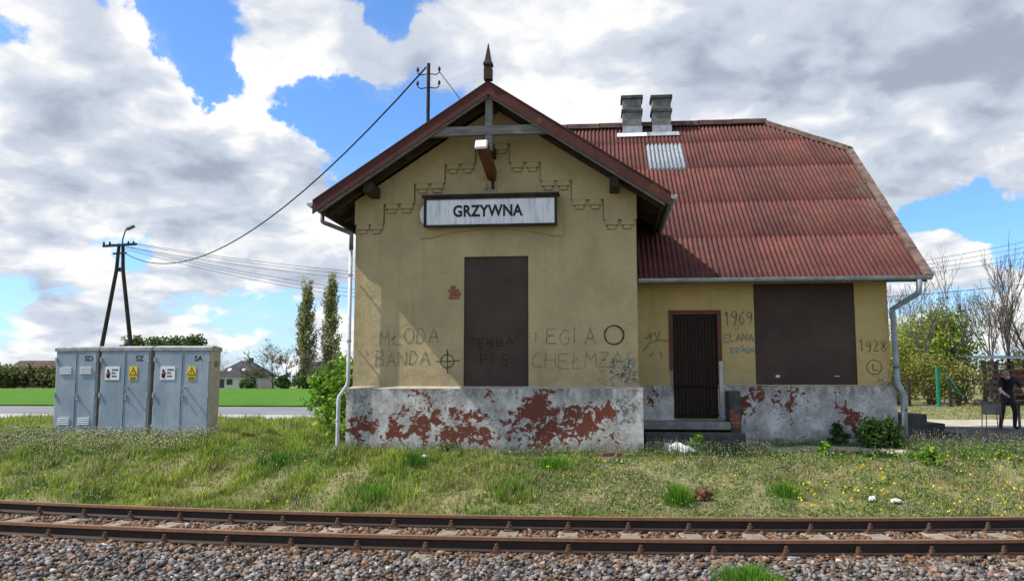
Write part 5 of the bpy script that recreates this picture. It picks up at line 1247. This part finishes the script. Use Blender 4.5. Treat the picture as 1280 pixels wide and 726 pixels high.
# man bending over the table
def person():
    zf = g1(10.4, 22.95)
    t = thing('person', 'man in navy top and dark trousers bending over the garden table', 'person', (10.42, 22.95, zf))
    J = {'pel': (0, .10, .84, .135, .105), 'sp1': (-.01, .07, 1.0, .145, .11), 'sp2': (-.03, -.02, 1.15, .165, .12), 'chest': (-.05, -.12, 1.28, .17, .115), 'neck': (-.12, -.24, 1.325, .058, .058), 'jaw': (-.17, -.32, 1.31, .064, .07), 'head': (-.195, -.35, 1.37, .078, .092), 'crown': (-.195, -.345, 1.43, .06, .07),
         'hipl': (-.10, .09, .80, .095, .10), 'knl': (-.17, .02, .46, .066, .068), 'anl': (-.20, .10, .10, .045, .05), 'hel': (-.20, .12, .045, .042, .042), 'tol': (-.27, -.07, .035, .045, .032),
         'hipr': (.10, .09, .80, .095, .10), 'knr': (.13, .0, .46, .066, .068), 'anr': (.14, .09, .10, .045, .05), 'her': (.14, .11, .045, .042, .042), 'tor': (.17, -.09, .035, .045, .032),
         'shl': (-.22, -.13, 1.27, .07, .07), 'ell': (-.31, -.20, 1.02, .048, .048), 'wrl': (-.28, -.42, .90, .030, .028), 'hal': (-.27, -.48, .875, .038, .022),
         'shr': (.12, -.12, 1.28, .07, .07), 'elr': (.27, -.16, 1.04, .048, .048), 'wrr': (.27, -.38, .84, .030, .028), 'har': (.27, -.45, .80, .038, .022)}
    E_ = [('pel', 'sp1'), ('sp1', 'sp2'), ('sp2', 'chest'), ('chest', 'neck'), ('neck', 'jaw'), ('jaw', 'head'), ('head', 'crown'), ('pel', 'hipl'), ('hipl', 'knl'), ('knl', 'anl'), ('anl', 'hel'), ('hel', 'tol'), ('pel', 'hipr'), ('hipr', 'knr'), ('knr', 'anr'), ('anr', 'her'), ('her', 'tor'),
          ('chest', 'shl'), ('shl', 'ell'), ('ell', 'wrl'), ('wrl', 'hal'), ('chest', 'shr'), ('shr', 'elr'), ('elr', 'wrr'), ('wrr', 'har')]
    names = list(J)
    for s_, w_ in (('l', -1), ('r', 1)):       # five fingers each
        h = Vector(J['ha' + s_][:3]); f = (h - Vector(J['wr' + s_][:3])).normalized(); sidev = Vector((1, 0, 0))
        for k in range(4):
            b = h + sidev * (k - 1.5) * .019 + f * .02; L = (.062, .075, .07, .052)[k if s_ == 'r' else 3 - k]
            m1 = b + f * L * .5 + Vector((0, 0, -.008)); m2 = b + f * L * .85 + Vector((0, 0, -.03))
            for q, (nm, v) in enumerate((('a', b), ('b', m1), ('c', m2))):
                J[f'f{s_}{k}{nm}'] = (*v, .0095 - .001 * q, .0095 - .001 * q)
            E_ += [('ha' + s_, f'f{s_}{k}a'), (f'f{s_}{k}a', f'f{s_}{k}b'), (f'f{s_}{k}b', f'f{s_}{k}c')]
        b = h - f * .02 - sidev * w_ * .03; J[f't{s_}a'] = (*b, .012, .012); v = b + f * .05 - sidev * w_ * .022; J[f't{s_}b'] = (*v, .010, .010)
        E_ += [('ha' + s_, f't{s_}a'), (f't{s_}a', f't{s_}b')]
    names = list(J); me = bpy.data.meshes.new('body'); me.from_pydata([J[n][:3] for n in names], [(names.index(a), names.index(b)) for a, b in E_], [])
    o = bpy.data.objects.new('body', me); COL.objects.link(o)
    md = o.modifiers.new('skin', 'SKIN'); md.use_smooth_shade = True
    for i, n in enumerate(names): sv = me.skin_vertices[0].data[i]; sv.radius = J[n][3:]; sv.use_root = (n == 'pel')
    sb = o.modifiers.new('sub', 'SUBSURF'); sb.levels = 1; sb.render_levels = 1
    me2 = bpy.data.meshes.new_from_object(o.evaluated_get(bpy.context.evaluated_depsgraph_get())); bpy.data.objects.remove(o)
    me2.materials.clear()
    for k in ('skin', 'cloth_navy', 'cloth_trousers', 'shoe_black'): me2.materials.append(MATS[k])
    for p in me2.polygons:
        c = p.center; p.use_smooth = True
        if c.z < .075: i = 3
        elif c.z < .86: i = 2
        else: i = 1
        if c.z > 1.24 and c.y < -.255 and -.30 < c.x < -.08: i = 0
        for s_ in 'lr':
            e, w = Vector(J['el' + s_][:3]), Vector(J['ha' + s_][:3]); tt = (c - e).dot(w - e) / (w - e).length_squared
            if tt > .02 and (c - e.lerp(w, min(max(tt, 0), 1.3))).length < .085 and c.y < -.19: i = 0
        p.material_index = i
    body = link('body', me2, t)
    # hair: a cap over the bowed head; face features
    bm = bmesh.new(); bmesh.ops.create_uvsphere(bm, u_segments=16, v_segments=10, radius=1)
    for v in bm.verts: v.co = Vector((v.co.x * .086, v.co.y * .10, v.co.z * .09)) * (1 + .03 * random.random())
    bmesh.ops.delete(bm, geom=[v for v in bm.verts if v.co.z < -.01 and v.co.y < .02], context='VERTS')
    hm = bpy.data.meshes.new('hair'); bm.to_mesh(hm); bm.free(); hm.materials.append(MATS['hair_grey'])
    link('hair', hm, body, (-.195, -.325, 1.405), (R(25), 0, 0))
    f = MB(); f.tube([(-.198, -.435, 1.35), (-.20, -.46, 1.305), (-.20, -.44, 1.295)], [.010, .016, .008], 6); f.build('nose', 'skin', body)
    for s_ in (-1, 1):
        f = MB(); f.tube([(-.198 + s_ * .032, -.438, 1.348), (-.198 + s_ * .034, -.444, 1.342)], [.010, .006], 6); f.build('eye', 'shoe_black', body)
        f = MB(); f.tube([(-.195 + s_ * .083, -.33, 1.33), (-.195 + s_ * .094, -.33, 1.36)], [.016, .02], 6); f.build('ear', 'skin', body)
    f = MB(); f.bar((-.22, -.405, 1.27), (-.18, -.405, 1.27), .01, .012); f.build('mouth', 'door_frame_red', body)
person()
tg = thing('tongs', 'pale wooden tongs held in the hand of the bending man', 'tongs', (10.15, 22.42, g1(10.4, 22.95) + .865)); MB().bar((.06, .03, .0), (-.12, -.04, .02), .02, .012).build('blade', 'plank_wood', tg); MB().bar((.06, .02, -.012), (-.12, -.06, -.008), .02, .012).build('blade', 'plank_wood', tg)
# green post with brace
gp_ = thing('green_post', 'teal green metal post with a slanting brace and hanging net in the yard', 'post', (14.4, 38, g1(14.4, 38)))
MB().tube([(0, 0, -.1), (0, 0, 1.75)], .085, 10).build('post', 'green_metal', gp_); MB().tube([(.05, 0, 1.68), (.42, 0, 1.45), (.62, -.1, 1.0), (.9, -.1, .55)], .028, 6).build('brace', 'green_metal', gp_)
MB().tube([(.02, 0, 1.55), (.3, 0, 1.2), (.75, 0, .62), (1.15, 0, .5)], .018, 6).build('net_rope', 'green_metal', gp_)
MB().box(-.7, .25, -.12, .1, -.02, .05).build('foot_plate', 'zinc', gp_)
# fence
fc = thing('wire_fence', 'low dark post and wire fence along the back of the yard', 'fence', (13, 39.5, .25)); FO = (13, 39.5, .25)
for i in range(8): MB().box(11.9 + i * 1.75, 12.02 + i * 1.75, 39.44, 39.56, .0, 1.5).build('post', 'fence_post', fc, FO)
MB().box(11.5, 25, 39.47, 39.53, 1.42, 1.46).build('rail', 'fence_post', fc, FO)
for z in (.5, .75, 1.0, 1.2): MB().box(11.5, 25, 39.495, 39.505, z, z + .012).build('wire', 'fence_post', fc, FO)
# firewood rack under a grey roof
rk = thing('log_rack', 'weathered timber rack with grey roof sheet behind the man', 'rack', (17.9, 41.5, .25)); KO = (17.9, 41.5, .25)
for i, xx in enumerate((17.75, 18.3, 19.0, 19.6, 20.2)): MB().box(xx - .07, xx + .07, 41.3, 41.44, 0, 2.3).build('post', 'plank_wood', rk, KO)
for k in range(7): MB().box(17.6, 20.3, 41.22 + .01 * (k % 2), 41.29 + .01 * (k % 2), .45 + k * .28, .54 + k * .28).build('rail', 'plank_wood', rk, KO)
for k in range(6): MB().tube([(17.9 + k * .42, 41.35, .38 + .12 * (k % 3)), (18.0 + k * .42, 43.0, .38 + .12 * (k % 3))], .16, 8).build('log', 'plank_wood', rk, KO)
MB().add([(17.35, 41.0, 2.42), (21.2, 41.0, 2.42), (21.2, 43.0, 2.62), (17.35, 43.0, 2.62)], [(0, 1, 2, 3)]).build('roof_sheet', 'tarp_grey', rk, KO)
MB().box(19.1, 20.3, 42.6, 42.8, .1, 1.9).build('back_panel', 'red_brick', rk, KO)
# trees of the yard
def leafy(name, x, y, h, w, n, size, cols, label, seed):
    t = bare_tree(name, x, y, h * .92, .16, label, 3, seed, .6, (3, 4), 'bark_dark', .3, trunk=.3)
    nc = 70; cc = rng.normal(size=(nc, 3)); cc /= np.linalg.norm(cc, axis=1)[:, None]; cc *= (rng.random(nc) ** .33)[:, None]
    cc = cc * np.array([w, w, h * .42]) + np.array([0, 0, h * .56]); idx = rng.integers(0, nc, n)
    P = cc[idx] + rng.normal(size=(n, 3)) * np.array([.42, .42, .34]); P[:, 2] = np.maximum(P[:, 2], .2)
    base = np.array(cols)[rng.integers(0, len(cols), nc)][idx]; V, F, C = leafquads(P, size, base, .2, .3)
    link('foliage', npmesh('foliage', V, F, 'leaf', C), t); return t
YG = [(.22, .31, .04), (.28, .37, .05), (.16, .23, .035), (.33, .40, .07)]
leafy('leafy_tree', 17.2, 46, 4.7, 1.85, 15000, .11, YG, 'round yellow-green leafy tree behind the yard fence', 31)
YO = [(.27, .26, .05), (.22, .24, .05), (.32, .30, .07), (.16, .17, .05)]
for i, (x, y, w, h) in enumerate(((13.3, 41.2, 1.0, 2.5), (15.3, 41.3, 1.1, 2.6), (16.4, 41.0, .8, 2.2), (14.2, 42.5, 1.0, 3.2), (20.9, 40.5, 1.0, 2.3), (12.0, 42, 1.0, 2.2))):
    shrub('yard_bush', x, y, 1900, w, w * .8, h, .08, YO if i != 4 else [(.5, .42, .03), (.4, .36, .05)], ['yellowish spring bush behind the fence beside the downpipe', 'yellowish spring bush right behind the green post', 'low yellow-green bush between the green post and the log rack', 'taller yellow-green bush behind the fence', 'bright yellow flowering bush beside the log rack', 'low bush behind the fence hidden partly by the station'][i], 'bush', 9, .3)
specs = [(15.6, 41.8, 6.9, 41, 'tall bare tree rising in front of the round leafy tree'), (19.6, 43, 7.4, 42, 'tall bare tree with fine twigs behind the log rack'), (18.0, 44, 6.2, 43, 'leaning bare tree right of the round leafy tree'), (13.2, 44, 5.6, 44, 'thin bare tree next to the grey downpipe'), (21.6, 44, 6.4, 45, 'bare tree behind the yellow flowering bush'),
         (20.6, 47, 6.0, 46, 'slim bare tree further back behind the log rack'), (14.2, 48, 6.0, 47, 'slim bare tree left of the round leafy tree'), (12.4, 47, 5.2, 48, 'small bare tree behind the station corner'), (22.6, 50, 6, 49, 'bare tree far behind the yard'), (17.0, 52, 6.6, 50, 'bare tree far behind the round leafy tree')]
for x, y, h, sd, lab in specs:
    bare_tree('bare_tree', x, y, h * 1.12, .11, lab, 4, sd, .36, (2, 4), 'bark', .75, trunk=.42, buds=(260, .05, [(.16, .14, .07), (.12, .12, .05)]))
for i in range(9):
    shrub('far_thicket_bush', 10 + i * 2.4, 56 + 2 * (i % 3), 500, 1.8, 1.3, 2.6 + .5 * (i % 2), .2, HEDGE, 'brown-green thicket bush far behind the yard fence', 'bush', 8, .3, None, 'thicket behind the yard')
